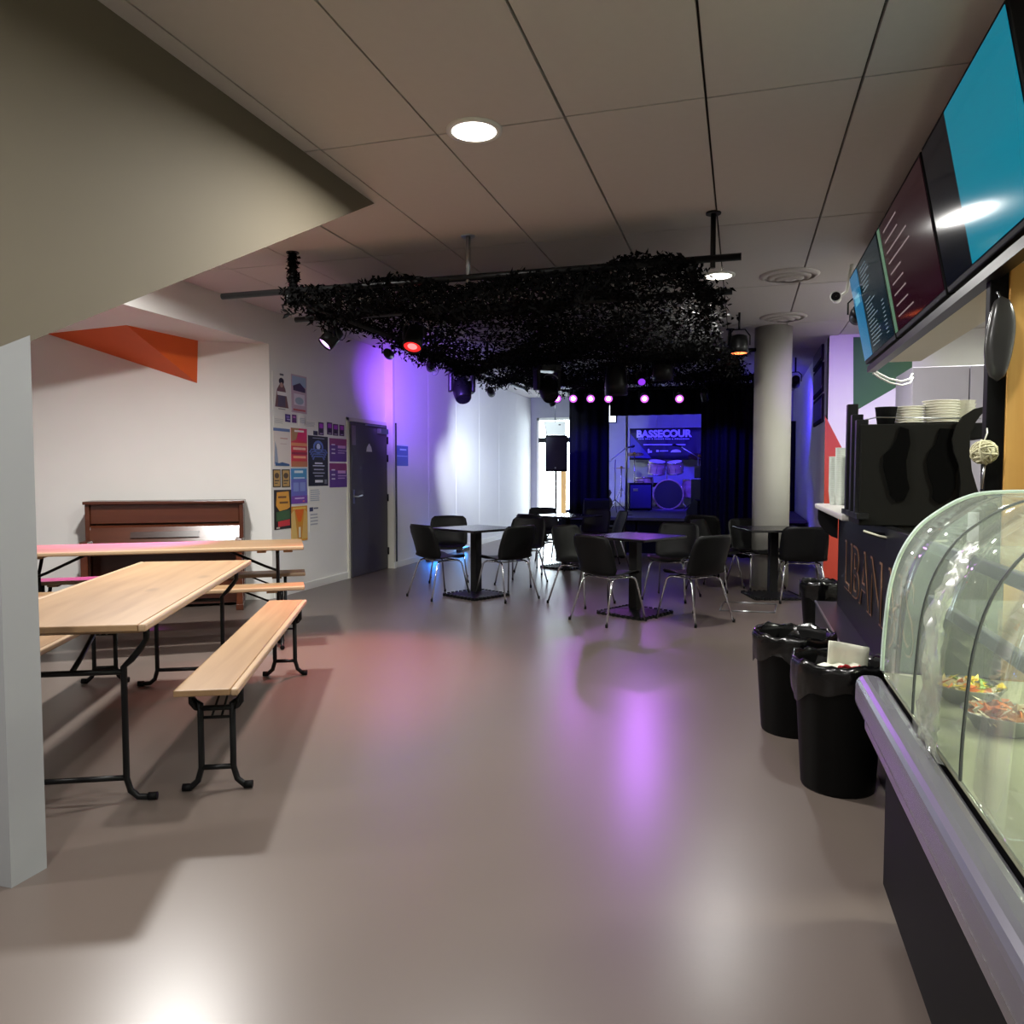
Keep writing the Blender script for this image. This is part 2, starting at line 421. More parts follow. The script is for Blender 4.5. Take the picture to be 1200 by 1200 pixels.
cc = {}
def cmat(rgb): return mat('print_%d_%d_%d' % rgb, rgb, 0.45, var=0.03, scale=30)
def poster(u0, v0, u1, v1, base, prints, label, name='poster', X=XW, group='posters and papers on the wall by the door', cat='poster'):
    a = onx(u0, (v0 + v1) / 2, X); b = onx(u1, (v0 + v1) / 2, X)
    um = (u0 + u1) / 2
    zt = onx(um, v0, X).z; zb = onx(um, v1, X).z
    ya, yb = a.y, b.y; H = zt - zb; W = yb - ya
    t = random.uniform(-0.012, 0.012)
    o = thing(name, label, cat, (X, (ya + yb) / 2, zb), 0, group); o.rotation_euler = (t, 0, 0)
    MB().box((0.0005, -W/2, 0), (0.004, W/2, H)).build('sheet', cmat(base), o)
    if prints:
        mb = MB(); ms = []; 
        for k, p in enumerate(prints):
            c = p[-1]; mm = cmat(c)
            if mm not in ms: ms.append(mm)
            x = 0.0045 + 0.0003 * k
            if len(p) == 5:
                a0, b0, a1, b1 = p[:4]
                pts = [(a0, b0), (a1, b0), (a1, b1), (a0, b1)]
            else: pts = p[0]
            vs = [(x, -W/2 + q[0] * W, H * (1 - q[1])) for q in pts]
            mb.add(vs, [tuple(range(len(vs)))], ms.index(mm))
        mb.build('print', ms, o, fix=False)
    return o
def ell(cx, cy, rx, ry, n=14, a0=0, a1=360):
    return [(cx + rx * math.cos(math.radians(a0 + (a1 - a0) * i / n)), cy + ry * math.sin(math.radians(a0 + (a1 - a0) * i / n))) for i in range(n)]
def lines(x0, x1, y0, y1, n, c, h=0.45):
    r = []
    for i in range(n):
        yy = y0 + (y1 - y0) * i / n; d = (y1 - y0) / n
        r.append((x0 + random.uniform(0, .04), yy, x1 - random.uniform(0, .12) * (x1 - x0), yy + d * h, c))
    return r
WHT = (228, 226, 220)
poster(319, 437, 339.5, 481, WHT, [(ell(.5, .22, .15, .09), (40, 34, 36)), ([(.42, .28), (.6, .28), (.72, .42), (.9, .92), (.12, .92), (.24, .45)], (120, 84, 80)), (ell(.5, .32, .09, .07), (190, 150, 130)), ([(.3, .5), (.7, .5), (.72, .9), (.28, .9)], (88, 78, 92)), (.25, .5, .78, .6, (236, 234, 232)), (.4, .02, .62, .07, (90, 92, 96)), (.3, .95, .7, .975, (150, 150, 150))], 'white poster with a seated figure in a dark beanie, topmost on the wall')
poster(341, 440, 359, 484, (196, 172, 184), [(.05, .04, .95, .3, (160, 182, 204)), ([(.1, .3), (.55, .2), (.9, .34), (.9, .44), (.12, .42)], (66, 54, 78)), (.15, .5, .85, .8, (222, 214, 222)), (ell(.5, .68, .28, .1), (160, 180, 190)), (.1, .9, .9, .95, (190, 90, 96))], 'pink and pale blue band poster with dark title lettering shapes')
poster(320, 488, 333, 499, WHT, lines(.1, .9, .25, .8, 4, (190, 190, 188)), 'faint white notice under the beanie poster', 'paper_sheet', cat='paper')
poster(334, 485.5, 340, 494.5, (58, 40, 110), [(.2, .2, .8, .5, (130, 110, 190)), (.3, .6, .9, .75, (190, 180, 220))], 'tiny violet flyer under the beanie poster', 'flyer', cat='flyer')
poster(342, 486, 347, 495.5, (92, 50, 110), [(.2, .2, .8, .4, (200, 120, 190))], 'tiny plum flyer under the pink and blue poster', 'flyer', cat='flyer')
poster(350, 488, 358, 499, WHT, lines(.1, .9, .2, .8, 4, (170, 178, 186)), 'small grey typed note under the pink and blue poster', 'paper_sheet', cat='paper')
poster(357, 493, 370, 502.5, WHT, lines(.1, .9, .2, .8, 4, (176, 176, 180)), 'small white note above the black octopus poster', 'paper_sheet', cat='paper')
poster(320, 502, 339.5, 546, (222, 212, 206), [(0, .0, 1, .08, (98, 122, 168)), ([(.1, .35), (.2, .55), (.28, .95), (.05, .95)], (150, 160, 180)), ([(.1, .9), (.3, .93), (.5, .9), (.95, .95), (.95, 1), (.1, 1)], (60, 96, 140)), (.4, .25, .85, .28, (196, 150, 140)), (.4, .4, .8, .42, (200, 180, 176))], 'pale cream poster with blue header and blue foot')
poster(341, 502, 359.5, 547, (206, 60, 70), [([(0, 0), (.5, 0), (.3, .3), (0, .35)], (170, 128, 84)), ([(.5, 0), (1, 0), (1, .35), (.35, .3)], (212, 40, 96)), (.2, .05, .8, .1, (240, 226, 220)), (0, .38, 1, .46, (222, 150, 96)), (.1, .5, .9, .56, (236, 190, 160)), (0, .62, 1, .68, (150, 40, 60)), (.1, .72, .9, .78, (240, 170, 120)), (0, .86, 1, 1, (190, 120, 80))], 'red and tan poster with wavy horizontal bands')
poster(367, 505, 372, 510, (40, 36, 50), None, 'tiny black square flyer above the octopus poster', 'flyer', cat='flyer')
for k, (a, b, c, d, lb) in enumerate([(373, 495, 379, 510, 'set apart from three like it'), (383, 495, 389, 509.5, 'highest of three beside the door'), (390, 497, 396, 510.5, 'middle of three beside the door'), (397.5, 498, 403, 511, 'closest to the door of three')]):
    poster(a, b, c, d, (62, 34, 76), [(.15, .1, .85, .45, (168, 60, 190)), (.3, .55, .7, .8, (18, 14, 26)), (.2, .85, .8, .9, (200, 180, 210))], 'narrow dark purple flyer, ' + lb, 'flyer', cat='flyer')
oc = [(ell(.5, .22, .26, .13, 20), (96, 120, 196)), (ell(.5, .23, .18, .09, 20), (30, 34, 66)), (ell(.5, .21, .1, .06, 16), (210, 220, 246))]
for s in (-1, 1):
    for j in range(4):
        y0, r = .26 + j * .045, .22 + .05 * (3 - j)
        oc.append(([(.5, y0), (.5 + s * r, y0 + .0), (.5 + s * (r + .1), y0 + .07), (.5 + s * (r + .03), y0 + .09), (.5 + s * (r - .03), y0 + .025), (.5, y0 + .03)], (84, 102, 168)))
oc += [(.3, .53, .7, .56, (214, 216, 226)), (.2, .585, .8, .605, (200, 204, 220)), (.25, .66, .75, .68, (180, 184, 200)), (.2, .73, .8, .75, (170, 174, 190)), (.28, .79, .72, .81, (170, 174, 190)), (.3, .88, .7, .93, (226, 226, 232)), (.78, .87, .92, .96, (120, 122, 130)), (.2, .04, .8, .055, (150, 152, 166))]
poster(361, 511, 384, 569.5, (16, 16, 26), oc, 'tall black concert poster with a pale blue octopus')
for (b, d, lb) in [(514, 541, 'upper purple programme sheet beside the octopus poster'), (543, 571, 'lower purple programme sheet beside the octopus poster')]:
    poster(386, b, 406.5, d, (96, 58, 140), [(0, 0, 1, .3, (140, 58, 112)), (.1, .25, .3, .3, (220, 210, 232)), (.1, .45, .3, .5, (220, 210, 232)), (.1, .62, .3, .67, (220, 210, 232)), (.45, .3, .9, .42, (206, 160, 210)), (.45, .5, .95, .54, (190, 160, 210)), (.45, .6, .85, .64, (190, 160, 210))], lb)
for (a, b, lb) in [(319.5, 328.5, 'small ochre and black flyer, the one next to the alcove corner'), (330, 339.5, 'small ochre and black flyer, the one next to the blue-violet poster')]:
    poster(a, 550, b, 571, (52, 44, 36), [(.1, .06, .9, .94, (196, 160, 96)), (ell(.5, .35, .3, .16), (90, 70, 50)), (.2, .6, .8, .66, (50, 44, 40)), (.2, .75, .6, .8, (70, 60, 50))], lb, 'flyer', cat='flyer')
poster(341, 549, 359.5, 590, (106, 110, 196), [(0, 0, 1, .3, (74, 146, 196)), (.2, .06, .75, .13, (226, 236, 244)), (.15, .25, .85, .29, (200, 216, 240)), (.12, .4, .46, .65, (136, 150, 214)), (.54, .4, .88, .65, (136, 150, 214)), (0, .78, 1, 1, (122, 70, 170)), (.2, .83, .8, .87, (214, 190, 232)), (.7, .92, .82, .96, (236, 120, 120))], 'blue fading to violet poster with two pale boxes')
poster(321, 574, 341, 620, (44, 38, 34), [([(.15, .06), (.85, .04), (.92, .45), (.75, .5), (.3, .54), (.1, .4)], (226, 164, 60)), (.22, .16, .7, .21, (120, 80, 40)), (.3, .3, .8, .35, (120, 80, 40)), ([(.1, .56), (.9, .52), (.9, .75), (.1, .8)], (66, 100, 62)), ([(.2, .8), (.9, .76), (.9, .92), (.2, .94)], (208, 58, 60)), (.1, .94, .3, .98, (210, 200, 190))], 'black bordered poster with yellow, green and red shapes')
poster(341, 593, 360, 634, (214, 146, 40), [([(.2, .05), (.8, .05), (.6, .45), (.42, .45)], (232, 110, 20)), ([(0, .2), (.2, .1), (.38, .95), (0, .95)], (226, 190, 110)), ([(1, .2), (.8, .1), (.62, .95), (1, .95)], (222, 180, 96)), (.44, .6, .56, .9, (230, 222, 200)), (.1, .04, .9, .09, (240, 200, 90))], 'orange and yellow poster hanging lowest, just above the long table')
poster(361.5, 572, 376, 590, WHT, lines(.1, .9, .1, .9, 6, (168, 176, 190)), 'white typed sheet under the octopus poster', 'paper_sheet', cat='paper')
poster(362, 593, 374, 623, WHT, [(.05, .04, .4, .2, (64, 70, 104)), (.45, .06, .9, .12, (110, 114, 130))] + lines(.1, .9, .3, .8, 4, (170, 172, 180)), 'white letter with a dark blue stamp shape', 'paper_sheet', cat='paper')
poster(464, 521, 478, 546, (58, 80, 168), [(.3, .2, .85, .27, (170, 190, 236)), (.05, .52, .95, .56, (140, 160, 220)), (0, 0, 1, .06, (210, 214, 240))], 'blue notice sheet beyond the grey door', 'notice', XW2, None, 'notice')

# ================================================================== LAMPS
def downlight(x, y, power, label, col=(1.0, 0.98, 0.94), size=0.22, spot=None):
    o = thing('ceiling_light', label, 'ceiling light', (x, y, CZ - 0.03), 0, 'round ceiling downlights')
    MB().lathe([(0.14, 0.028), (0.14, 0.016), (0.112, 0.014), (0.112, 0.028)], 32, cap=False).build('trim_ring', M_WHITE, o)
    MB().lathe([(0.001, 0.016), (0.112, 0.016)], 32, cap=False).build('diffuser', emit('downlight_glow', (255, 246, 232), 9.0), o)
    l = lamp('downlight', 'AREA', (x, y, CZ - 0.035), power, col, size, parent=o)
    l.data.spread = math.radians(170)
    return o
dlp = onz(842, 322, CZ)
downlight(dlp.x, dlp.y, 75, 'round white downlight glowing in the ceiling beside the net')
downlight(-1.3, 3.7, 82, 'round downlight in the ceiling before the net')
downlight(-3.75, 4.3, 140, 'round downlight in the ceiling over the beer tables')
downlight(-3.75, 1.0, 45, 'added unseen downlight in the ceiling behind the stair wall')  # unseen lamp, added for general room light
downlight(-1.3, 0.3, 55, 'added unseen downlight in the ceiling above the entrance floor')  # added out of view for the overall room light
downlight(-1.3, -2.6, 40, 'added unseen downlight in the ceiling by the rear wall')  # added behind the camera as extra room light
downlight(0.1, 1.9, 24, 'added unseen downlight brightening the front of the bar')  # added out of view to brighten the bar and pine post
# kitchen ceiling panel lamp
def panel_lamp(x, y, power, label):
    o = thing('kitchen_light', label, 'ceiling light', (x, y, CZ - 0.06), 0, 'kitchen panel lamps')
    bevel(MB().box((-0.32, -0.32, 0), (0.32, 0.32, 0.06)).build('frame', M_WHITE, o), 0.005)
    MB().box((-0.29, -0.29, -0.006), (0.29, 0.29, 0.0)).build('diffuser', emit('panel_glow', (250, 255, 236), 6.0), o)
    l = lamp('panel_lamp', 'AREA', (x, y, CZ - 0.075), power, (0.97, 1.0, 0.86), 0.55, parent=o)
panel_lamp(2.4, 7.9, 115, 'square ceiling lamp over the far end of the kitchen')
panel_lamp(2.6, 3.4, 110, 'square ceiling lamp over the near end of the kitchen')

# ================================================================== PIANO
pw = on_piano(100, 588, 0.5)
def piano():
    cen = (on_piano(101, 650, 0.35) + on_piano(286, 650, 0.35)) / 2; cen.z = 0
    base = CNR + e1 * ((cen - CNR).dot(e1)) - e2 * 0.04
    W = ((on_piano(286, 650, 0.35) - on_piano(101, 650, 0.35)).dot(e1))
    H = on_piano(190, 587, 0.35).z
    o = thing('upright_piano', 'dark brown wooden upright piano with closed lid against the alcove wall', 'piano', (base.x, base.y, 0), math.atan2(e1.y, e1.x))
    hw = W / 2
    def b(n, x0, y0, z0, x1, y1, z1, m=M_MAHOG, r=0.006): return bevel(MB().box((x0, -y1, z0), (x1, -y0, z1)).build(n, m, o), r)
    b('side_panel', -hw, 0, 0.03, -hw + 0.04, 0.33, H - 0.03); b('side_panel', hw - 0.04, 0, 0.03, hw, 0.33, H - 0.03)
    b('back', -hw + 0.04, 0.0, 0.05, hw - 0.04, 0.05, H - 0.03, M_MAHOD)
    b('lid', -hw - 0.012, 0, H - 0.03, hw + 0.012, 0.36, H)
    b('upper_panel', -hw + 0.04, 0.27, H - 0.22, hw - 0.04, 0.29, H - 0.03)
    MB().prism([Vector((-hw + 0.04, -0.29, H - 0.235)), Vector((-hw + 0.04, -0.31, H - 0.255)), Vector((-hw + 0.04, -0.38, H - 0.43)), Vector((-hw + 0.04, -0.36, H - 0.43))], (W - 0.08, 0, 0)).build('fallboard', M_MAHOG, o)
    MB().prism([Vector((-0.32, -0.338, H - 0.30)), Vector((-0.32, -0.35, H - 0.30)), Vector((-0.32, -0.372, H - 0.355)), Vector((-0.32, -0.36, H - 0.355))], (0.62, 0, 0)).build('music_ledge', M_MAHOD, o)
    b('keybed', -hw, 0.25, H - 0.50, hw, 0.58, H - 0.435)
    b('key_cover', -hw + 0.07, 0.36, H - 0.435, hw - 0.07, 0.57, H - 0.40, M_MAHOD)
    for sx in (-1, 1):
        x0 = -hw if sx < 0 else hw - 0.07
        b('cheek', x0, 0.33, H - 0.435, x0 + 0.07, 0.58, H - 0.37)
        b('leg', x0 + 0.005, 0.5, 0.0, x0 + 0.065, 0.57, H - 0.50)
        b('toe_block', x0, 0.26, 0.0, x0 + 0.07, 0.6, 0.06)
    b('lower_panel', -hw + 0.04, 0.25, 0.16, hw - 0.04, 0.27, H - 0.50)
    b('bottom_rail', -hw + 0.04, 0.22, 0.03, hw - 0.04, 0.29, 0.16, M_MAHOD)
    for x in (-0.1, 0, 0.1):
        bevel(MB().box((x - 0.02, -0.36, 0.05), (x + 0.02, -0.27, 0.065)).build('pedal', mat('brass', (190, 150, 80), 0.3, 1.0), o), 0.004)
    return o
piano()

# ================================================================== BEER TABLES AND BENCHES
def trestle(o, hw, zt, y, s, narrow, foot, zb):
    for sx in (-1, 1):
        pts = [(sx*hw, y, zt), (sx*hw, y, zt - 0.07), (sx*(hw-0.02), y, zt - 0.10), (sx*(narrow+0.03), y, zb + 0.03), (sx*narrow, y, zb), (sx*narrow, y, 0.10), (sx*(narrow+0.015), y, 0.045), (sx*(narrow+0.045), y, 0.018), (sx*foot, y, 0.014)]
        MB().tube(pts, 0.0135, 8).build('leg', M_BLKMET, o)
        MB().lathe([(0.017, 0), (0.017, 0.035)], 8, origin=(sx*foot - sx*0.017, y, 0.0175), axis=(sx, 0, 0)).build('foot_cap', M_BLACK, o)
    for zc in (zb - 0.02, 0.10): MB().tube([(-narrow, y, zc), (narrow, y, zc)], 0.012).build('crossbar', M_BLKMET, o)
def beer_table(label, loc, rz):
    o = thing('beer_table', label, 'table', loc, rz, 'folding beer tables')
    L, W, H = 2.2, 0.70, 0.77
    bevel(MB().box((-W/2 + 0.03, -L/2, H - 0.027), (W/2 - 0.03, L/2, H)).build('table_top', M_PINE, o), 0.004)
    for sx in (-1, 1):
        bevel(MB().box((sx*W/2 - (0.03 if sx > 0 else 0), -L/2, H - 0.03), (sx*W/2 + (0.03 if sx < 0 else 0), L/2, H + 0.0005)).build('edge_rail', M_PINEL, o), 0.008)
    for y in (-0.98, -0.78, 0.78, 0.98):
        bevel(MB().box((-W/2 + 0.05, y - 0.035, H - 0.05), (W/2 - 0.05, y + 0.035, H - 0.027)).build('batten', M_PINE, o), 0.003)
    for s in (-1, 1):
        y = s * 0.90
        trestle(o, 0.29, H - 0.03, y, s, 0.2, 0.30, 0.56)
        MB().tube([(0, y, 0.54), (0, y - s * 0.1, 0.58), (0, y - s * 0.42, H - 0.035)], 0.011).tube([(-0.06, y - s*0.42, H - 0.03), (0.06, y - s*0.42, H - 0.03)], 0.012).build('brace', M_BLKMET, o)
    return o
def beer_bench(label, loc, rz):
    o = thing('beer_bench', label, 'bench', loc, rz, 'folding beer benches')
    L, W, H = 2.2, 0.25, 0.48
    bevel(MB().box((-W/2, -L/2, H - 0.027), (W/2 - 0.03, L/2, H)).build('seat_board', M_PINE, o), 0.004)
    bevel(MB().box((W/2 - 0.03, -L/2, H - 0.03), (W/2, L/2, H + 0.0005)).build('edge_rail', M_PINEL, o), 0.008)
    for y in (-0.86, 0.86):
        bevel(MB().box((-W/2 + 0.02, y - 0.04, H - 0.047), (W/2 - 0.02, y + 0.04, H - 0.027)).build('batten', M_PINE, o), 0.003)
    for s in (-1, 1):
        y = s * 0.93
        trestle(o, 0.10, H - 0.03, y, s, 0.065, 0.125, 0.375)
        MB().tube([(-0.065, y, 0.315), (0.065, y, 0.315)], 0.007).tube([(-0.02, y, 0.315), (-0.015, y - s*0.3, H - 0.03)], 0.005).tube([(0.02, y, 0.315), (0.015, y - s*0.3, H - 0.03)], 0.005).build('brace', M_BLKMET, o)
    return o
tn = onz(170, 732, 0.77); tf = onz(295, 656, 0.77)
dv = (tf - tn); dv.z = 0; dv.normalize(); lf = Vector((-dv.y, dv.x, 0))
tc_ = (tn + tf) / 2 + lf * 0.35; tc_.z = 0
rz1 = math.atan2(dv.y, dv.x) - math.pi / 2
beer_table('long pine beer table standing lengthways before the alcove, its end to the stair pillar', tc_, rz1)
bn = (onz(201, 811, 0.48) + onz(275, 812, 0.48)) / 2; bf = (onz(317, 702, 0.48) + onz(360, 702, 0.48)) / 2
bdv = bf - bn; bdv.z = 0; bdv.normalize(); bc = (bn + bf) / 2; bc.z = 0
beer_bench('pine beer bench standing free on the open floor side of the lengthways table', bc, math.atan2(bdv.y, bdv.x) - math.pi/2)
bl = onz(98, 738, 0.48); lb_ = bl + dv * (-0.25) + lf * 0.135; lb_.z = 0
beer_bench('pine beer bench tucked between the lengthways table and the stair pillar', lb_, rz1)
# table parallel to the piano
r2 = math.atan2(e1.y, e1.x) - math.pi / 2
tr = onz(356, 640, 0.77); t2 = tr - e1 * 1.1 + e2 * 0.35; t2.z = 0
beer_table('long pine beer table set crossways in front of the piano', t2, r2)
b2 = onz(357, 687, 0.48); q = b2 - e1 * 1.1 + e2 * 0.125; q.z = 0
beer_bench('pine beer bench in front of the crossways table', q, r2)
b3 = onz(358, 671, 0.48); q = b3 - e1 * 1.1 + e2 * 0.125; q.z = 0
beer_bench('pine beer bench between the crossways table and the piano', q, r2)

# ================================================================== BLACK TABLES AND SHELL CHAIRS
def cafe_table(label, p, rz, top=0.70):
    o = thing('cafe_table', label, 'table', (p.x, p.y, 0), rz, 'square black pedestal tables')
    t = top / 2
    bevel(MB().box((-t, -t, 0.725), (t, t, 0.75)).build('table_top', mat('black_laminate', (22, 21, 24), 0.22, var=0.1), o), 0.006)
    bevel(MB().box((-0.045, -0.045, 0.05), (0.045, 0.045, 0.725)).build('column', M_BLKMET, o), 0.006)
    m = MB(); b = 0.26
    m.add([(-b,-b,0),(b,-b,0),(b,b,0),(-b,b,0),(-b,-b,.018),(b,-b,.018),(b,b,.018),(-b,b,.018),(-.06,-.06,.055),(.06,-.06,.055),(.06,.06,.055),(-.06,.06,.055)],
          [(0,3,2,1),(0,1,5,4),(1,2,6,5),(2,3,7,6),(3,0,4,7),(4,5,9,8),(5,6,10,9),(6,7,11,10),(7,4,8,11),(8,9,10,11)])
    m.build('base_plate', M_BLKMET, o)
    m = MB()
    for i in range(9):
        for sx in (-1, 1):
            u = -b + (i + 0.5) * 2 * b / 9
            m.box((u - .012, sx*b - .012, 0), (u + .012, sx*b + .012, .03)); m.box((sx*b - .012, u - .012, 0), (sx*b + .012, u + .012, .03))
    m.build('base_studs', M_BLKMET, o)['kind'] = 'stuff'
    MB().box((-0.15, -0.15, 0.715), (0.15, 0.15, 0.725)).build('top_plate', M_BLKMET, o)
    return o
CH0 = None
def chair_proto():
    o = thing('shell_chair', 'x', 'chair')
    prof = [(.225,.412),(.215,.432),(.18,.446),(.11,.446),(.03,.434),(-.06,.426),(-.13,.428),(-.175,.445),(-.205,.485),(-.222,.55),(-.236,.63),(-.252,.71),(-.266,.77),(-.276,.80)]
    wd = [.17,.195,.212,.222,.228,.23,.232,.233,.234,.236,.236,.232,.218,.18]
    g = []
    for i, ((y, z), hw) in enumerate(zip(prof, wd)):
        row = []
        t = i / (len(prof) - 1)
        for j in range(11):
            s = -1 + 2 * j / 10
            e = abs(s) ** 2.4
            back = min(1, max(0, (t - .45) / .2))
            zz = z + (1 - back) * .022 * e - (back * .004 * e)
            yy = y + back * (.045 + .05 * max(0, 1 - abs(t - .62) / .25)) * e
            row.append(Vector((s * hw, yy, zz)))
        g.append(row)
    MB().sheet(g, .009).build('seat_shell', M_SHELL, o)
    for sx in (-1, 1):
        for sy, yt in ((1, .16), (-1, -.12)):
            MB().tube([(sx*.15, .02, .408), (sx*.165, yt - sy*.03, .406), (sx*.175, yt, .395), (sx*.183, yt + sy*.02, .37), (sx*.235, sy*.25, .01)], .0095, 8).build('leg', M_CHROME, o)
            MB().lathe([(.012, 0), (.012, .03)], 8, origin=(sx*.236, sy*.252, 0)).build('foot_cap', M_BLACK, o)
    MB().tube([(-.165, .12, .406), (.165, .12, .406)], .008).tube([(-.165, -.08, .404), (.165, -.08, .404)], .008).build('cross_rail', M_CHROME, o)
    return o
def chair(u, v, target, label, group, turn=0.0, z=0.0):
    global CH0
    p = onz(u, v)
    d = target - p
    rz = math.atan2(d.y, d.x) - math.pi / 2 + math.radians(turn)
    if CH0 is None: CH0 = chair_proto(); o = CH0
    else: o = copy_tree(CH0)
    o.location = (p.x, p.y, 0); o.rotation_euler = (0, 0, rz)
    o['label'] = label; o['group'] = group
    return o
R45 = TH + math.radians(45)
pA = onz(558, 698); pB = onz(744, 719); pC = onz(905, 699); pD = onz(663, 665)
cafe_table('square black pedestal table close to the white wall', pA, R45)
cafe_table('square black pedestal table amid the open floor, purple light on its top', pB, R45)
cafe_table('square black pedestal table in front of the round white column', pC, TH)
cafe_table('square black pedestal table nearest the stage and daylit door', pD, R45, 0.74)
G = 'black shell chairs at the cafe tables'
chair(514, 699, pA, 'black shell chair by the white wall table, its back to the beer tables', G, 32)
chair(526, 680, pA, 'black shell chair between the white wall and its table', G, -14)
chair(594, 701, pA, 'black shell chair by the white wall table, its back to the open floor', G, -22)
chair(611, 684, pA, 'black shell chair at the white wall table, its back towards the stage', G, 4)
chair(712, 727, pB, 'black shell chair at the purple lit table, its back to the open floor', G, -10)
chair(681, 707, pB, 'black shell chair at the purple lit table, its back to the white wall', G, 6)
chair(787, 701, pB, 'black shell chair at the purple lit table, its back to the stage', G, 0)
chair(814, 727, pB, 'black shell chair at the purple lit table, its back to the bar', G, -24)
chair(884, 688, pC, 'black shell chair close against the round white column', G, 20)
chair(938, 704, pC, 'black shell chair between the column table and the bar', G, -48)
chair(632, 670, pD, 'black shell chair at the table nearest the stage, its back to the white wall', G, 0)
chair(640, 655, pD, 'black shell chair at the table nearest the stage, its back to the daylit door', G, 0)
chair(712, 664, pD, 'black shell chair at the table nearest the stage, its back to the column', G, 0)
chair(692, 659, pD, 'black shell chair at the table nearest the stage, its back to the drums', G, 0)
chair(838, 690, pC, 'black shell chair beside the purple lit table, facing the column', G, 10)
chair(826, 672, onz(870, 650), 'black shell chair standing alone before the right stage curtain', G, 0)
# metal frame set in the floor
m = MB(); fa, fb, fc, fd = onz(843, 716), onz(908, 718.5), onz(910, 708.5), onz(848, 706)
for a, b in ((fa, fb), (fb, fc), (fc, fd), (fd, fa)):
    m.tube([a + UP*.006, b + UP*.006], .008, 6)
tag(m.build('floor_hatch_frame', M_STEEL), 'thin metal rectangle lying on the floor before the column table', 'floor frame')

# ================================================================== PIPES AND CAMOUFLAGE NET
PZ = 2.76
def pipe(label, a, b, r=.025):
    return tag(MB().tube([a, b], r, 12).build('lighting_pipe', M_BLKMET), label, 'pipe', 'black lighting pipes')
pa = onz(268, 350, PZ); pb = onz(350, 376, PZ)
PY1, PY2, PY3, PY4 = pa.y - 0.08, pb.y - 0.05, 9.6, 12.1
pipe('black pipe along the front edge of the net', (pa.x, PY1, PZ), (-.02, PY1, PZ))
pipe('black pipe crossing under the net, second from the front', (pb.x, PY2, PZ), (onz(858, 338, PZ).x, PY2, PZ))
pipe('black pipe over the moving head lamps', (-3.75, PY3, PZ + .04), (.15, PY3, PZ + .04))
pipe('black pipe over the row of purple stage lamps', (-3.2, PY4, PZ + .02), (.2, PY4, PZ + .02))
pipe('black pipe running lengthways along the left net edge', (-3.38, PY1 - .02, PZ - .05), (-3.38, PY4 + .05, PZ - .05))
pipe('black pipe running lengthways along the right net edge', (-.35, PY1 - .02, PZ - .05), (-.05, PY4 + .05, PZ - .05))
def drop(label, x, y, m=M_BLKMET):
    o = MB().tube([(x, y, PZ - .06), (x, y, CZ)], .018, 10).lathe([(.05, CZ - .012), (.05, CZ + .002)], 14, origin=(x, y, 0)).build('hanger_rod', m)
    tag(o, label, 'hanger rod', 'rods holding the lighting pipes'); return o
drop('black hanger rod holding the left end of the front pipe', onz(341, 340, PZ).x, PY1)
drop('pale hanger rod holding the middle of the front pipe', onz(544, 322, PZ).x, PY1, M_STEEL)
drop('black hanger rod at the right end of the front pipe', -.2, PY1)
drop('black hanger rod on the moving head pipe, wall side', -3.2, PY3)
drop('black hanger rod on the moving head pipe, column side', -.15, PY3)
drop('black hanger rod on the stage lamp pipe, wall side', -3.0, PY4)
drop('black hanger rod on the stage lamp pipe, column side', -.1, PY4)
def net_z(x, y):
    ys = [PY1, PY2, PY3, PY4]
    z = PZ - .02
    for a, b, sg in ((ys[0], ys[1], .08), (ys[1], ys[2], .15), (ys[2], ys[3], .07)):
        if a <= y <= b:
            t = (y - a) / (b - a); z -= sg * 4 * t * (1 - t) * (0.75 + .25 * math.sin(x * 2.3 + y))
    z -= .035 * math.sin(x * 3.1 + y * 1.3) + .03 * math.sin(x * 7 + y * 4.1)
    return z
def net_x(t, y):
    k = (y - PY1) / (PY4 - PY1)
    x0 = -3.42 + .12 * math.sin(y * 1.7); x1 = -.28 + .45 * max(0, k - .35) / .65 + .07 * math.sin(y * 2.3)
    return x0 + (x1 - x0) * t
net = thing('camouflage_net', 'black leafy camouflage net draped over the ceiling pipes', 'net', (0, 0, 0))
rn = random.Random(3)
mb = MB()
def scrap(p, sz, tilt):
    a = rn.uniform(0, 6.283); d = Vector((math.cos(a), math.sin(a), rn.gauss(0, tilt))).normalized()
    n = Vector((rn.gauss(0, tilt), rn.gauss(0, tilt), 1)); s = d.cross(n).normalized()
    L = sz * rn.uniform(.7, 1.5); Wd = sz * rn.uniform(.3, .6)
    b = Vector((0, 0, -rn.uniform(.0, .5) * L))
    n0 = len(mb.v)
    mb.v += [tuple(p - d*L), tuple(p + s*Wd), tuple(p + d*L + b), tuple(p - s*Wd)]
    mb.f += [(n0, n0+1, n0+3), (n0+1, n0+2, n0+3)]; mb.mi += [0, 0]; mb.sm += [False, False]
for _ in range(54000):
    y = rn.uniform(PY1, PY4); t = rn.random()
    x = net_x(t, y) + rn.gauss(0, .03)
    # a thinner weave in places
    if math.sin(x * 2.1 + y * .9) * math.sin(y * 1.7 - x) > .62 and rn.random() < .6: continue
    scrap(Vector((x, y, net_z(x, y) + rn.gauss(0, .02))), .026, .5)
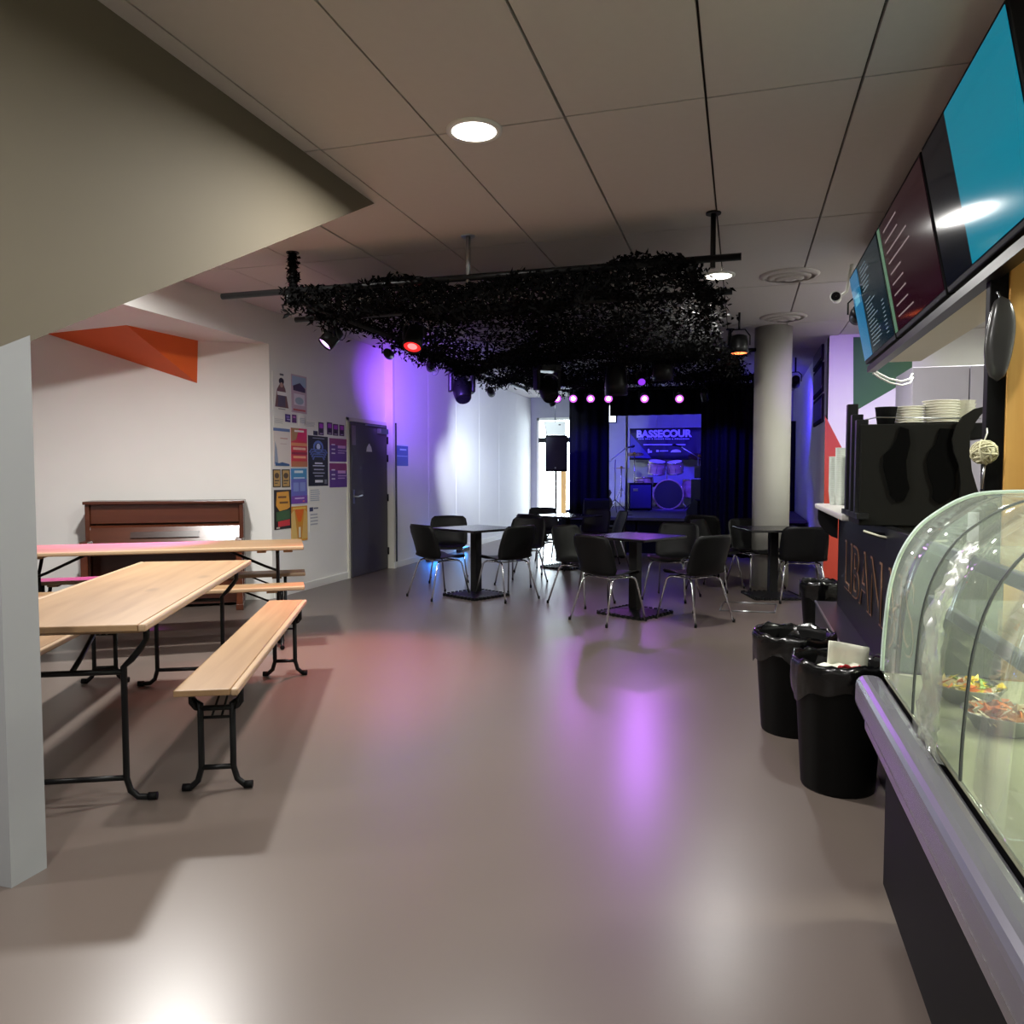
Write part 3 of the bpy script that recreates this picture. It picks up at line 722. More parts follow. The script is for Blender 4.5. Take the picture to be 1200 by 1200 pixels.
for _ in range(9000):           # hanging fringes along pipes and edges
    k = rn.random()
    if k < .35: x = rn.uniform(-3.45, -.3); y = PY1 + rn.gauss(0, .03); dz = abs(rn.gauss(0, .10))
    elif k < .6: y = rn.uniform(PY1, PY4); x = net_x(0, y) + rn.gauss(0, .03); dz = abs(rn.gauss(0, .06))
    elif k < .8: y = rn.uniform(PY1, PY4); x = net_x(1, y) + rn.gauss(0, .06); dz = abs(rn.gauss(0, .10 + .03 * max(0, y - 8)))
    else: y = PY4 + rn.gauss(0, .04); x = rn.uniform(-3.2, .1); dz = abs(rn.gauss(0, .1))
    scrap(Vector((x, y, net_z(min(max(x, -3.4), -.1), min(max(y, PY1), PY4)) - dz + .03)), .026, .8)
for _ in range(700):            # foliage wound round the left hanger rod and pipe end
    z = rn.uniform(PZ - .1, CZ); xx = onz(341, 340, PZ).x
    scrap(Vector((xx + rn.gauss(0, .018), PY1 + rn.gauss(0, .018), z)), .022, 1.2)
nt_ = mb.build('netting', mat('net_fabric', (9, 9, 9), 0.95, spec=.08, var=.3, scale=5), net, fix=False); nt_['kind'] = 'stuff'
mb = MB()
for i in range(18):
    t = i / 17
    mb.tube([Vector((net_x(t, y), y, net_z(net_x(t, y), y))) for y in [PY1 + (PY4 - PY1) * k / 24 for k in range(25)]], .004, 4)
for k in range(36):
    y = PY1 + (PY4 - PY1) * k / 35
    mb.tube([Vector((net_x(i / 14, y), y, net_z(net_x(i / 14, y), y))) for i in range(15)], .004, 4)
mb.build('net_cords', M_BLACK, net)
mb = MB()
for (u, v, d) in [(510, 430, 9.2), (648, 425, 9.6), (400, 385, 6.6)]:
    p = atd(u, v, d)
    mb.tube([p + Vector((0.05 * math.sin(a), 0, .1 * math.cos(a) + .0)) for a in [k * .5 for k in range(13)]], .004, 5)
mb.build('cable_loops', M_BLACK, net)

# ================================================================== STAGE LAMPS
def clamp(o, top):   # hook from lamp up to pipe
    MB().tube([(0, 0, 0), (0, 0, top)], .012, 8).build('hook_clamp', M_BLKMET, o)
def par_can(label, p, aim, rgb, st, r=.085, L=.24, top=.25, group='stage lamps hung from the pipes', power=0, angle=40, lcol=None, blend=.6, core=0):
    o = thing('par_lamp', label, 'stage lamp', p, 0, group)
    d = (Vector(aim) - Vector(p)).normalized()
    MB().lathe([(r*.55, -L*.55), (r*.8, -L*.5), (r*.92, -L*.2), (r, L*.1), (r, L*.45), (r*.9, L*.45), (r*.9, L*.36)], 20, axis=d).build('housing', M_BLKMET, o)
    MB().lathe([(.001, L*.38), (r*.9, L*.38)], 20, axis=d, cap=False).build('lens', emit('lens_%d_%d_%d_%d' % (rgb + (int(st if not core else core),)), rgb, st if not core else core), o)
    if core: MB().lathe([(.001, L*.39), (r*.5, L*.39)], 20, axis=d, cap=False).build('lens_core', emit('core_%d_%d_%d_%d' % (rgb + (int(st),)), rgb, st), o)
    sd = d.cross(UP); sd = sd.normalized() if sd.length > .05 else Vector((1, 0, 0))
    MB().tube([sd*(r+.012), sd*(r+.012) + UP*.10, sd*(r*.6) + UP*(r+.07), -sd*(r*.6) + UP*(r+.07), -sd*(r+.012) + UP*.10, -sd*(r+.012)], .008, 6).build('yoke', M_BLKMET, o)
    held = [pz for py, pz, xa, xb in ((PY1, PZ, pa.x, 0), (PY2, PZ, pb.x, 0), (PY3, PZ + .04, -3.75, .15), (PY4, PZ + .02, -3.2, .2)) if abs(p[1] - py) < .12 and xa <= p[0] <= xb]
    MB().tube([UP*(r+.07), UP*max((held[0] if held else CZ) - p[2], r+.08)], .012, 8).build('hook_clamp', M_BLKMET, o)
    if power:
        l = lamp('par_beam', 'SPOT', Vector(p) + d * (L*.5), power, lcol or tuple(lin(rgb)), .06, aim, angle, blend, parent=o)
    return o
def moving_head(label, p, face, group='moving head lamps'):
    o = thing('moving_head_lamp', label, 'stage lamp', p, TH + face, group)
    bevel(MB().box((-.15, -.12, .12), (.15, .12, .22)).build('base_box', M_BLKMET, o), .02)
    MB().tube([(0, 0, .22), (0, 0, max(.26, PZ + .04 - p[2]))], .015, 8).build('hook_clamp', M_BLKMET, o)
    for s in (-1, 1):
        bevel(MB().box((s*.15 - .025, -.06, -.12), (s*.15 + .025, .06, .14)).build('yoke_arm', M_BLKMET, o), .015)
    ax = Vector((0, -.55, -.8)).normalized()
    MB().lathe([(.06, -.16), (.10, -.13), (.118, -.02), (.122, .08), (.105, .17), (.092, .19)], 22, axis=ax, origin=(0, 0, -.07)).build('lamp_head', M_BLKMET, o)
    MB().lathe([(.001, .192), (.088, .192)], 22, axis=ax, origin=(0, 0, -.07), cap=False).build('lens', mat('dark_lens', (30, 30, 36), .08), o)
    MB().tube([Vector((.1 * math.cos(a), -.10 + .02 * math.sin(a), .03 + .05 * math.sin(a))) for a in [k * .314 for k in range(11)]], .006, 5).build('trim_band', M_STEEL, o)
    return o
moving_head('black moving head lamp hanging in front of the white wall', ony(541, 449, PY3), .3)
moving_head('black moving head lamp above the table nearest the stage', ony(641, 447, PY3), .5)
# small white wall spots
wp = onx(563, 490, XW2)
VIO = (0.42, 0.12, 1.0); BLU = (0.05, 0.025, 1.0); PNK = (.6, .16, 1.0)
par_can('small black spot, the one beside the moving head, washing the wall white', atd(551, 454, 10.4), wp + Vector((.5, -.6, -1.5)), (235, 245, 255), 12, .055, .2, .3, power=800, angle=50, lcol=(.85, .95, 1.0), blend=.9)
par_can('small black spot with a white lens hung next behind the first wall spot', atd(575, 459, 10.9), onx(585, 520, XW2) + Vector((.3, 1.2, -.6)), (235, 245, 255), 12, .055, .2, .3, power=700, angle=64, lcol=(.8, .95, 1.0), blend=.9)
# violet wash on the wall
par_can('violet lit lamp at the left end of the net', ony(388, 396, PY2), onz(150, 637, .77), (220, 170, 255), 9, .075, .2, .28, power=1900, angle=34, lcol=(.7, .13, 1.0), blend=1.0, core=1.5)
par_can('red lit lamp glowing through the net', ony(485, 397, PY2), onz(410, 775), (255, 40, 40), 18, .085, .22, .3, power=560, angle=54, lcol=(1.0, .24, .2), blend=1.0, core=1.5)
par_can('orange lit lamp beyond the right net edge', atd(866, 405, 8.3), atd(860, 900, 8.0), (255, 110, 60), 5, .1, .2, .22)
par_can('black can lamp pointing down with a pale glowing mouth', ony(722, 446, PY3), atd(724, 900, 9.7), (255, 205, 170), 6, .14, .40, .4)
par_can('black can lamp pointing down with a dim red mouth', ony(777, 432, PY3), atd(777, 900, 9.8), (255, 70, 40), 2, .125, .32, .35)
for i, (u, nm) in enumerate([(653, 'closest to the white wall'), (672, 'second from the white wall'), (692, 'third from the white wall'), (713, 'fourth from the white wall'), (755, 'over the drums'), (796, 'closest to the column')]):
    p = ony(u, 466, PY4)
    par_can('purple glowing stage lamp, ' + nm, p, atd(u + random.uniform(-60, 60), 700, 6), (225, 110, 255), 16 if i != 5 else 22, .07, .18, .24, power=(40 if i in (1, 4) else 0), angle=50, lcol=PNK, blend=.9, core=1.2)
# purple floor and table pools come from these pars
par_can('purple lamp half hidden in the net, tilted to the open floor', (-1.2, PY3 + .05, 2.5), onz(775, 830), (150, 60, 255), 1, .05, .2, .15, power=85, angle=34, lcol=(.5, .14, 1.0), blend=1.0)
par_can('added violet lamp tucked into the net, tilted to the white wall', (-3.46, 7.2, 2.56), onx(500, 460, XW2), (200, 90, 255), 1, .05, .2, .12, power=760, angle=46, lcol=(.28, .06, 1.0), blend=1.0)  # added lamp, hidden in the net to wash the wall violet
par_can('blue lamp by the stage drapes, tilted to the banner', (-2.0, 13.7, 2.72), (-1.5, YB, .9), (60, 40, 255), 6, .07, .2, .14, power=520, angle=80, lcol=BLU, blend=.9)
par_can('blue lamp over the stage front, tilted to the drums', (-.9, 13.7, 2.72), (-.9, YB - .5, .9), (60, 40, 255), 6, .07, .2, .14, power=360, angle=66, lcol=BLU, blend=.9)
par_can('added blue lamp on the stage lamp pipe, tilted to the left drape', (-2.95, PY4, 2.5), (-2.5, 13.1, 1.2), (60, 40, 255), 1, .05, .16, .14, power=320, angle=80, lcol=BLU, blend=1.0)  # added to give the left drape its navy tint
par_can('added blue lamp on the stage lamp pipe, tilted to the right drape', (-.55, PY4 - .1, 2.5), (-.1, 12.7, 1.0), (60, 40, 255), 1, .05, .16, .14, power=200, angle=80, lcol=BLU, blend=1.0)  # added so the right drape picks up navy light
par_can('blue lamp in the side passage near the column', (.75, 12.2, 2.7), (.7, 15.4, 1.6), (60, 40, 255), 6, .07, .2, .3, power=300, angle=90, lcol=BLU, blend=.9)
par_can('violet lamp over the far bar end, tilted to the mural wall', (.95, 7.3, 2.72), onk(985, 470), (160, 80, 255), 6, .07, .2, .15, power=210, angle=46, lcol=(.36, .12, 1.0), blend=1.0)
par_can('added blue violet lamp under the net before the moving heads, tilted to the white wall', (-3.46, 8.3, 2.58), onx(520, 500, XW2), (120, 90, 255), 1, .05, .2, .2, power=330, angle=80, lcol=(.24, .14, 1.0), blend=1.0)  # extra hidden lamp, added for the blue violet wall wash
# blue floor bars
def led_bar(label, p, rz, L, rgb, st, power):
    o = thing('led_bar', label, 'led bar', p, rz, 'led bars')
    bevel(MB().box((-L/2, -.035, 0), (L/2, .035, .06)).build('housing', M_BLKMET, o), .008)
    MB().box((-L/2 + .02, -.025, .06), (L/2 - .02, .025, .064)).build('lens', emit('led_%d_%d_%d' % rgb, rgb, st), o)
    lamp('led_glow', 'POINT', Vector(p) + UP * .12, power, tuple(lin(rgb)), .08, parent=o)
    return o
led_bar('cyan led bar on the floor at the foot of the white wall', Vector((XW2 + .12, onx(500, 655, XW2).y, 0)), math.pi/2, .5, (40, 130, 255), 4, 3.5)
led_bar('second cyan led bar farther along the white wall', Vector((XW2 + .12, onx(535, 655, XW2).y, 0)), math.pi/2, .5, (40, 150, 255), 4, 2.5)

# ================================================================== STAGE
SZ = .6
SY = onz(772, 607, SZ).y
st = tag(thing('stage_platform', 'low black stage platform carrying the drums', 'stage'))
bevel(box('deck', (-3.05, SY, SZ - .05), (1.0, YB - .02, SZ), mat('stage_deck', (46, 44, 58), .5, var=.1), st), .005)
for x in (-3.0, -1.66, -.33):
    box('skirt_panel', (x, SY + .03, 0), (x + 1.31, SY + .05, SZ - .05), M_DRAPE, st)
box('skirt_panel', (-3.02, SY + .03, 0), (-3.0, YB - .1, SZ - .05), M_DRAPE, st)
def curtain(label, x0, x1, y, z0, z1, folds, amp=.05, ang=0, name='stage_curtain', m=M_DRAPE):
    n = max(8, int(folds * 8)); g = []
    W = x1 - x0
    for k in range(8):
        z = z0 + (z1 - z0) * k / 7
        g.append([Vector((-W/2 + W * i / n, amp * (0.6 + .4 * (7 - k) / 7) * math.sin(i / n * folds * 6.283 + .3 * math.sin(k)), z - z0)) for i in range(n + 1)])
    o = MB().sheet(g, .006).build(name, m)
    o.location = ((x0 + x1)/2, y, z0); o.rotation_euler = (0, 0, ang)
    return tag(o, label, 'curtain', 'black stage curtains')
cl, cr = atd(666, 560, 13.3), atd(715, 560, 13.3)
curtain('black drape at the daylight side of the stage front', cl.x, cr.x, 13.1, SZ, 2.75, 4)
a, b = atd(822, 560, 12.6), atd(884, 560, 12.6)
curtain('black drape on the column side of the stage front', a.x, b.x, 12.7, 0.0, 2.76, 6)
curtain('black drape closing the side passage behind the column', -.1, 1.0, 15.9, SZ, 2.35, 6)
curtain('black drape lining the stage side behind the right amplifier', -.55, .1, 14.6, SZ, 2.6, 5, .05, .6)
curtain('dark border drape across the top of the stage', cr.x, a.x, 13.16, 2.32, 2.76, 8, .03)
pipe('black curtain pipe over the stage front', (-3.0, 13.1, 2.77), (.3, 13.1, 2.77))
# banner
by = YB - .45
b0, b1 = ony(738, 503, by), ony(826, 538.5, by)
zt, zb = b0.z, b1.z
bn_ = thing('banner', 'dark stage banner with large pale block lettering behind the drums', 'banner', (b0.x, by, zb))
W, H = b1.x - b0.x, zt - zb
g = [[Vector((W * i / 24, .02 * math.sin(i * .9 + k * .5) + .012 * math.sin(i * 2.1), H * k / 6)) for i in range(25)] for k in range(7)]
MB().sheet(g, .004).build('cloth', mat('banner_cloth', (18, 16, 44), .6, var=.1), bn_)
M_LET = mat('banner_print', (205, 200, 235), .6)
p = ony(746, 513, by - .06); q = ony(811, 503, by - .06)
t = text_obj('lettering', 'BASSECOUR', 1.0, M_LET, bn_, .004, .045)
xs = [v.co.x for v in t.data.vertices]; ysv = [v.co.y for v in t.data.vertices]
sx = (q.x - p.x) / (max(xs) - min(xs)); sy = (q.z - p.z) / (max(ysv) - min(ysv))
for v in t.data.vertices: v.co = Vector(((v.co.x - min(xs)) * sx, (v.co.y - min(ysv)) * sy, v.co.z))
t.rotation_euler = (math.pi/2, 0, 0); t.location = (p.x - b0.x, -.05, p.z - zb)
mb = MB()
def bq(u0, v0, u1, v1):
    a = ony(u0, v1, by - .05); b = ony(u1, v0, by - .05)
    mb.box((a.x - b0.x, -.048, a.z - zb), (b.x - b0.x, -.044, b.z - zb))
rr = random.Random(5); u = 748
while u < 808:
    w_ = rr.uniform(1.2, 2.2); bq(u, 513.6 + rr.uniform(0, .3), u + w_ * .7, 515); u += w_ + (1.2 if rr.random() < .15 else 0)
u = 754
while u < 803:
    bq(u, 520.4, u + .9, 521.8); u += 1.05
bq(759, 526, 761, 531); bq(761, 528, 764, 530.5); bq(769, 527.2, 772, 529.6); bq(773, 527.8, 783, 529); 
a = ony(792, 530, by - .05)
mb.prism([Vector((a.x - b0.x + .11 * math.cos(k * .3927), -.05, a.z - zb + .06 * math.sin(k * .3927))) for k in range(9)], (0, .005, 0))
mb.build('small_print', M_LET, bn_)['kind'] = 'stuff'
MB().prism([Vector((.02, -.05, .05)), Vector((W * .3, -.05, .03)), Vector((.02, -.05, H * .86))], (0, .006, 0)).build('folded_corner', mat('banner_back', (50, 46, 120), .6), bn_)
MB().tube([(0, .01, H), (W, .01, H)], .015).build('top_pole', M_BLKMET, bn_)
for x in (W * .36, W * .57): MB().tube([(x, .01, H), (x, .01, H + .5)], .006).build('hanging_cord', M_STEEL, bn_)
# metal uprights on stage
for (u, dd, lb) in [(734, 13.6, 'slim metal upright by the left stage drape'), (830, 13.4, 'slim metal upright by the right stage drape')]:
    p = atd(u, 560, dd)
    o = thing('metal_upright', lb, 'pole', (p.x, p.y, SZ), 0, 'stage uprights')
    MB().tube([(0, 0, .01), (0, 0, 2.0)], .022, 10).build('pole', M_STEEL, o)
    MB().lathe([(.12, 0), (.12, .012)], 16).build('base', M_BLKMET, o)
# drum kit
M_DRUM = wood('drum_shell', (150, 120, 90), (196, 170, 140), .3, 0, 8, False)
M_HEAD = mat('dark_drum_head', (26, 24, 40), .35)
M_HEADW = mat('white_drum_head', (210, 208, 200), .5)
dp = onz(783, 597, SZ)
def drum(o, name, r, h, c, ax, head=M_HEADW, shell=M_DRUM):
    ax = Vector(ax).normalized(); c = Vector(c)
    s = MB().lathe([(r, -h/2), (r, h/2)], 28, origin=c, axis=ax, cap=False).build(name, shell, o)
    MB().lathe([(r*.98, h/2 - .004), (.001, h/2 - .004)], 28, origin=c, axis=ax, cap=False).build('drum_head', head, s)
    MB().lathe([(r*.98, -h/2 + .004), (.001, -h/2 + .004)], 28, origin=c, axis=ax, cap=False).build('drum_head', head, s)
    for e in (-1, 1):
        MB().lathe([(r, -.012), (r + .012, -.012), (r + .012, .012), (r, .012)], 28, origin=c + ax * e * (h/2 - .008), axis=ax, cap=False).build('hoop', M_CHROME, s)
    m = MB()
    a1 = ax.orthogonal().normalized(); a2 = ax.cross(a1)
    for k in range(8):
        w = k * math.pi / 4; q = c + (a1 * math.cos(w) + a2 * math.sin(w)) * (r + .008)
        m.tube([q - ax * h * .3, q + ax * h * .3], .006, 5)
    m.build('lugs', M_CHROME, s)
    return s
fwd_ = (-dp).normalized(); fwd_.z = 0
rzd = math.atan2(fwd_.y, fwd_.x) + math.pi/2
bd = thing('bass_drum', 'bass drum with dark front head and two tom drums mounted above', 'drum', (dp.x, dp.y, SZ), rzd, 'drum kit')
s = drum(bd, 'bass_shell', .29, .42, (0, .2, .305), (0, -1, 0), M_HEAD)
drum(bd, 'tom', .17, .26, (-.24, .12, .86), (.1, -.25, 1)); drum(bd, 'tom', .155, .24, (.13, .12, .86), (-.1, -.25, 1))
MB().tube([(-.03, .16, .58), (-.03, .16, .8), (-.12, .14, .86)], .012).tube([(-.03, .16, .8), (.03, .14, .86)], .012).build('tom_mount', M_CHROME, bd)
for sx in (-1, 1): MB().tube([(sx*.26, .05, .2), (sx*.38, -.1, .0)], .01).build('spur', M_CHROME, bd)
MB().tube([Vector((.302 * math.cos(k * .2618), -.02, .305 + .302 * math.sin(k * .2618))) for k in range(24)], .016, 6, closed=True).build('front_hoop', M_DRUM, bd)
def dpos(u, v): return onz(u, v, SZ)
def floor_drum(name, label, p, r, h, z):
    o = thing(name, label, 'drum', (p.x, p.y, SZ), rzd, 'drum kit')
    drum(o, 'shell', r, h, (0, 0, z), (0, 0, 1))
    for k in range(3):
        w = k * 2.094 + .5; MB().tube([(r * 1.05 * math.cos(w), r * 1.05 * math.sin(w), z), (r * 1.05 * math.cos(w), r * 1.05 * math.sin(w), .05), (r * 1.2 * math.cos(w), r * 1.2 * math.sin(w), .008)], .008).build('leg', M_CHROME, o)
    return o
floor_drum('floor_tom', 'floor tom on three legs right of the bass drum', dp + RT * .55 + FW * .25, .2, .38, .42)
floor_drum('snare_drum', 'snare drum on a stand behind the speaker cabinet', dp - RT * .42 + FW * .45, .18, .15, .58)
M_BRASS = mat('cymbal_brass', (196, 160, 90), .25, 1.0)
def cymbal(label, p, z, r, tilt=.25):
    o = thing('cymbal_stand', label, 'cymbal stand', (p.x, p.y, SZ), rzd, 'drum kit')
    MB().tube([(0, 0, .25), (0, 0, z)], .011).build('pole', M_CHROME, o)
    for k in range(3):
        w = k * 2.094 + .4; MB().tube([(0, 0, .45), (.24 * math.cos(w), .24 * math.sin(w), .01)], .008).build('leg', M_CHROME, o)
    MB().lathe([(r, -.012), (r * .4, .006), (r * .16, .012), (r * .14, .03), (.01, .036)], 28, origin=(0, 0, z), axis=(0, -tilt, 1), cap=False).build('cymbal', M_BRASS, o)
cymbal('crash cymbal stand behind the left of the bass drum', dp - RT * .62 + FW * .5, 1.15, .2)
cymbal('hi-hat stand beside the left drape', dp - RT * .95 + FW * .1, .85, .17, .05)
cymbal('ride cymbal stand behind the floor tom', dp + RT * .75 + FW * .5, 1.1, .24, .35)
cymbal('low cymbal stand right of the floor tom', dp + RT * .9 - FW * .1, .85, .18, .3)
ds = thing('drum_stool', 'round black drum stool behind the bass drum', 'stool', (dp.x, dp.y, SZ)); ds.location += FW * .85
MB().lathe([(.15, .44), (.17, .46), (.17, .52), (.14, .535)], 24).build('seat', M_BLACK, ds)
for k in range(3):
    w = k * 2.094; MB().tube([(0, 0, .44), (0, 0, .3), (.22 * math.cos(w), .22 * math.sin(w), .01)], .01).build('leg', M_CHROME, ds)
rg = tag(MB().prism([dp + RT*-.75 + FW*-.3 + UP*SZ*0, dp + RT*.95 + FW*-.35, dp + RT*1.0 + FW*1.1, dp + RT*-.8 + FW*1.1], (0, 0, .008)).build('drum_rug', mat('rug', (90, 76, 92), .95, var=.3, scale=25)), 'worn patterned rug under the drums', 'rug')
# speakers and amps
def cabinet(name, label, p, w, h, d, m, rz=TH, grille=M_BLACK, z=SZ, badge=True, cat='amplifier', cones=0):
    o = thing(name, label, cat, (p.x, p.y, z), rz, 'stage amplifiers and speakers')
    bevel(MB().box((-w/2, 0, 0.02), (w/2, d, h)).build('cabinet', m, o), .012)
    bevel(MB().box((-w/2 + .025, -.008, .05), (w/2 - .025, .002, h - .04)).build('grille', grille, o), .004)
    if badge: bevel(MB().box((-w*.32, -.014, h - .16), (-w*.12, -.008, h - .11)).build('badge', M_STEEL, o), .003)
    for sx in (-1, 1):
        for yy in (.05, d - .05): MB().lathe([(.02, 0), (.02, .02)], 8, origin=(sx*(w/2 - .05), yy, 0)).build('foot', M_BLACK, o)
    bevel(MB().tube([(-.09, d/2, h), (-.09, d/2, h + .02), (.09, d/2, h + .02), (.09, d/2, h)], .008, 6).build('carry_handle', M_BLACK, o), .001)
    return o
M_TOLEX = mat('dark_blue_grille', (44, 44, 84), .7, var=.1, scale=60)
cabinet('bass_cabinet', 'square speaker cabinet in front of the drums, dark blue grille', onz(750.5, 598.5, SZ), .46, .55, .4, M_BLACK, TH, M_TOLEX)
a = cabinet('guitar_cabinet', 'guitar speaker cabinet at the right stage drape', ony(834, 590, 15.3), .5, .62, .36, M_BLACK, TH + .3, mat('brown_grille', (66, 58, 74), .8))
pg = ony(834, 590, 15.3)
hd = thing('amplifier_head', 'small amplifier head with a pale panel on the guitar cabinet', 'amplifier', (pg.x, pg.y, SZ + .645), TH + .3, 'stage amplifiers and speakers')
bevel(MB().box((-.24, .02, 0), (.24, .26, .24)).build('case', M_BLACK, hd), .012)
bevel(MB().box((-.20, .012, .1), (.20, .02, .2)).build('front_panel', mat('pale_panel', (190, 186, 190), .4), hd), .002)
bevel(MB().box((-.2, .012, .02), (.2, .02, .085)).build('grille', M_TOLEX, hd), .002)
# PA loudspeaker on pole
pp = atd(652, 552, 12.3); pp.z = 0
o = thing('loudspeaker', 'black loudspeaker on a pole beside the daylit door', 'loudspeaker', pp, TH)
zb_ = atd(652, 552.5, 12.3).z; zt_ = atd(652, 510, 12.3).z
bevel(MB().prism([Vector((-.18, 0, zb_)), Vector((.18, 0, zb_)), Vector((.13, .34, zb_)), Vector((-.13, .34, zb_))], (0, 0, zt_ - zb_)).build('cabinet', M_BLACK, o), .012)
bevel(MB().box((-.165, -.01, zb_ + .03), (.165, .0, zt_ - .03)).build('grille', mat('speaker_mesh', (26, 26, 34), .6), o), .003)
bevel(MB().box((-.03, -.014, zb_ + .045), (-.005, -.009, zb_ + .07)).build('badge', M_STEEL, o), .002)
MB().tube([(0, .15, .3), (0, .15, zb_)], .017).build('pole', M_BLKMET, o)
for k in range(3):
    w = k * 2.094 + .3; MB().tube([(0, .15, .55), (.38 * math.cos(w), .15 + .38 * math.sin(w), .012)], .011).build('leg', M_BLKMET, o)
# white box on the wall over the loudspeaker
q = atd(651, 502, 15.2)
o = thing('wall_unit', 'white ventilation box high on the stage side wall above the loudspeaker', 'ventilation box', (q.x, q.y, q.z - .13), TH)
MB().prism([Vector((-.17, 0, 0)), Vector((.2, 0, 0)), Vector((.2, 0, .27)), Vector((-.22, 0, .27))], (0, .3, 0)).build('case', M_WHITE, o)
MB().tube([(0, .15, .27), (0, .15, CZ - (q.z - .13))], .012).build('hanger', M_STEEL, o)
box('vent_button', (.06, -.006, .19), (.10, 0, .21), M_BLACK, o)
# small lit box sign on stage wall
q = ony(716, 485, YB - .03)
o = thing('lit_box', 'small bright white square light box on the stage wall', 'light box', (q.x, YB - .005, q.z))
box('case', (-.13, -.06, -.2), (.13, 0, .2), M_BLACK, o)
box('pane', (-.11, -.064, -.185), (.11, -.06, .185), emit('light_box_glow', (235, 240, 255), 4), o)
# mic stands and wedge monitors
def mic_stand(label, p, h, boom, z=SZ, side=1):
    o = thing('microphone_stand', label, 'microphone stand', (p.x, p.y, z), TH, 'microphone stands')
    MB().tube([(0, 0, .2), (0, 0, h)], .010).build('pole', M_STEEL, o)
    for k in range(3):
        w = k * 2.094 + .5; MB().tube([(0, 0, .24), (.28 * math.cos(w), .28 * math.sin(w), .01)], .008).build('leg', M_BLKMET, o)
    MB().tube([(side * .25, 0, h - .15), (-side * boom, 0, h + .22)], .008).build('boom', M_STEEL, o)
    d = Vector((-side, 0, .25)).normalized(); c = Vector((-side * boom, 0, h + .22))
    MB().lathe([(.011, -.02), (.015, .10), (.026, .12), (.028, .15), (.015, .175)], 14, origin=c, axis=d).build('microphone', M_BLKMET, o)
mic_stand('microphone stand with boom over the floor tom', dp + RT * .5 - FW * .42, 1.05, .35)
mic_stand('microphone stand left of the speaker cabinet', onz(742, 600, SZ) - RT * .35, 1.0, .2, side=-1)
mic_stand('microphone stand before the right stage drape', onz(838, 600, SZ) + RT * .35, 1.0, .3)
def wedge(label, p, rz):
    o = thing('monitor_wedge', label, 'stage monitor', (p.x, p.y, SZ), rz, 'stage monitors')
    bevel(MB().prism([Vector((-.22, -.15, 0)), Vector((-.22, .17, 0)), Vector((-.22, .17, .10)), Vector((-.22, -.05, .3)), Vector((-.22, -.15, .28))], (.44, 0, 0)).build('cabinet', M_BLACK, o), .008)
    m = MB().prism([Vector((-.2, .168, .108)), Vector((-.2, .173, .113)), Vector((-.2, -.04, .307)), Vector((-.2, -.045, .302))], (.4, 0, 0)).build('grille', mat('speaker_mesh', (26, 26, 34), .6), o)
wedge('black wedge monitor at the left of the stage edge', onz(700, 606, SZ) + FW * .2, TH)
wedge('black wedge monitor at the right of the stage edge', onz(826, 606, SZ) + FW * .15, TH + .4)
sb = thing('subwoofer', 'low black subwoofer on the floor at the left of the stage', 'loudspeaker', (pp.x, pp.y, 0), TH); sb.location += RT * .74 - FW * .08
bevel(MB().box((-.35, -.2, .02), (.35, .25, .5)).build('cabinet', M_BLACK, sb), .012); bevel(MB().box((-.32, -.21, .05), (.32, -.2, .47)).build('grille', MATS['speaker_mesh'], sb), .003)
for sx in (-1, 1): box('foot', (sx*.3 - .03, -.15, 0), (sx*.3 + .03, .2, .02), M_BLACK, sb)
# guitar on stand near left drape
gp = onz(708, 599, SZ)
o = thing('electric_guitar', 'dark electric guitar leaning by the left stage drape', 'guitar', (gp.x, gp.y, SZ), TH)
bd_ = [(.0, .05), (.12, .04), (.17, .12), (.15, .22), (.11, .28), (.15, .36), (.12, .42), (.06, .40), (.04, .36), (-.04, .36), (-.08, .42), (-.14, .36), (-.11, .28), (-.16, .2), (-.16, .1), (-.1, .04)]
MB().prism([Vector((x, -.02 + z * .15, z)) for x, z in bd_], (0, .04, 0)).build('guitar_body', mat('dark_lacquer', (36, 24, 50), .2), o)
MB().prism([Vector((-.025, .03, .34)), Vector((.025, .03, .34)), Vector((.02, .13, .98)), Vector((-.02, .13, .98))], (0, .02, 0)).build('neck', M_MAHOD, o)
MB().prism([Vector((-.02, .13, .98)), Vector((.03, .13, .98)), Vector((.05, .15, 1.12)), Vector((-.03, .15, 1.14))], (0, .015, 0)).build('headstock', M_MAHOD, o)
MB().tube([(0, .12, .5), (.15, .2, .01)], .008).tube([(0, .12, .5), (-.15, .2, .01)], .008).tube([(-.1, -.05, .03), (.1, -.05, .03)], .01).tube([(0, .12, .5), (0, -.04, .02)], .008).build('stand', M_BLKMET, o)
led_bar('small blue led bar lying on the stage edge', onz(674, 601, SZ), TH, .35, (40, 60, 255), 14, 3)

# ================================================================== RIGHT WALL PICTURES
fr0 = onx(966, 400, XR); 
for i, (v0, v1) in enumerate([(398, 428), (431, 463), (466, 497)]):
    a = onx(955.8, v0 + 4, XR); b = onx(965.5, v1, XR)
    ya, yb = sorted((a.y, b.y)); z0, z1 = onx(961, v1, XR).z, onx(961, v0, XR).z
    o = thing('framed_picture', ['uppermost', 'middle', 'lowest'][i] + ' black framed picture on the passage wall behind the column', 'picture', (XR, (ya + yb)/2, z0), 0, 'framed pictures on the passage wall')
    W, H = yb - ya, z1 - z0
    bevel(box('frame', (-.03, -W/2, 0), (0, W/2, H), M_BLACK, o), .004)
    box('print', (-.033, -W/2 + .05, .05), (-.03, W/2 - .05, H - .05), mat('picture_print', (54, 48, 78), .3, var=.7, scale=6), o)

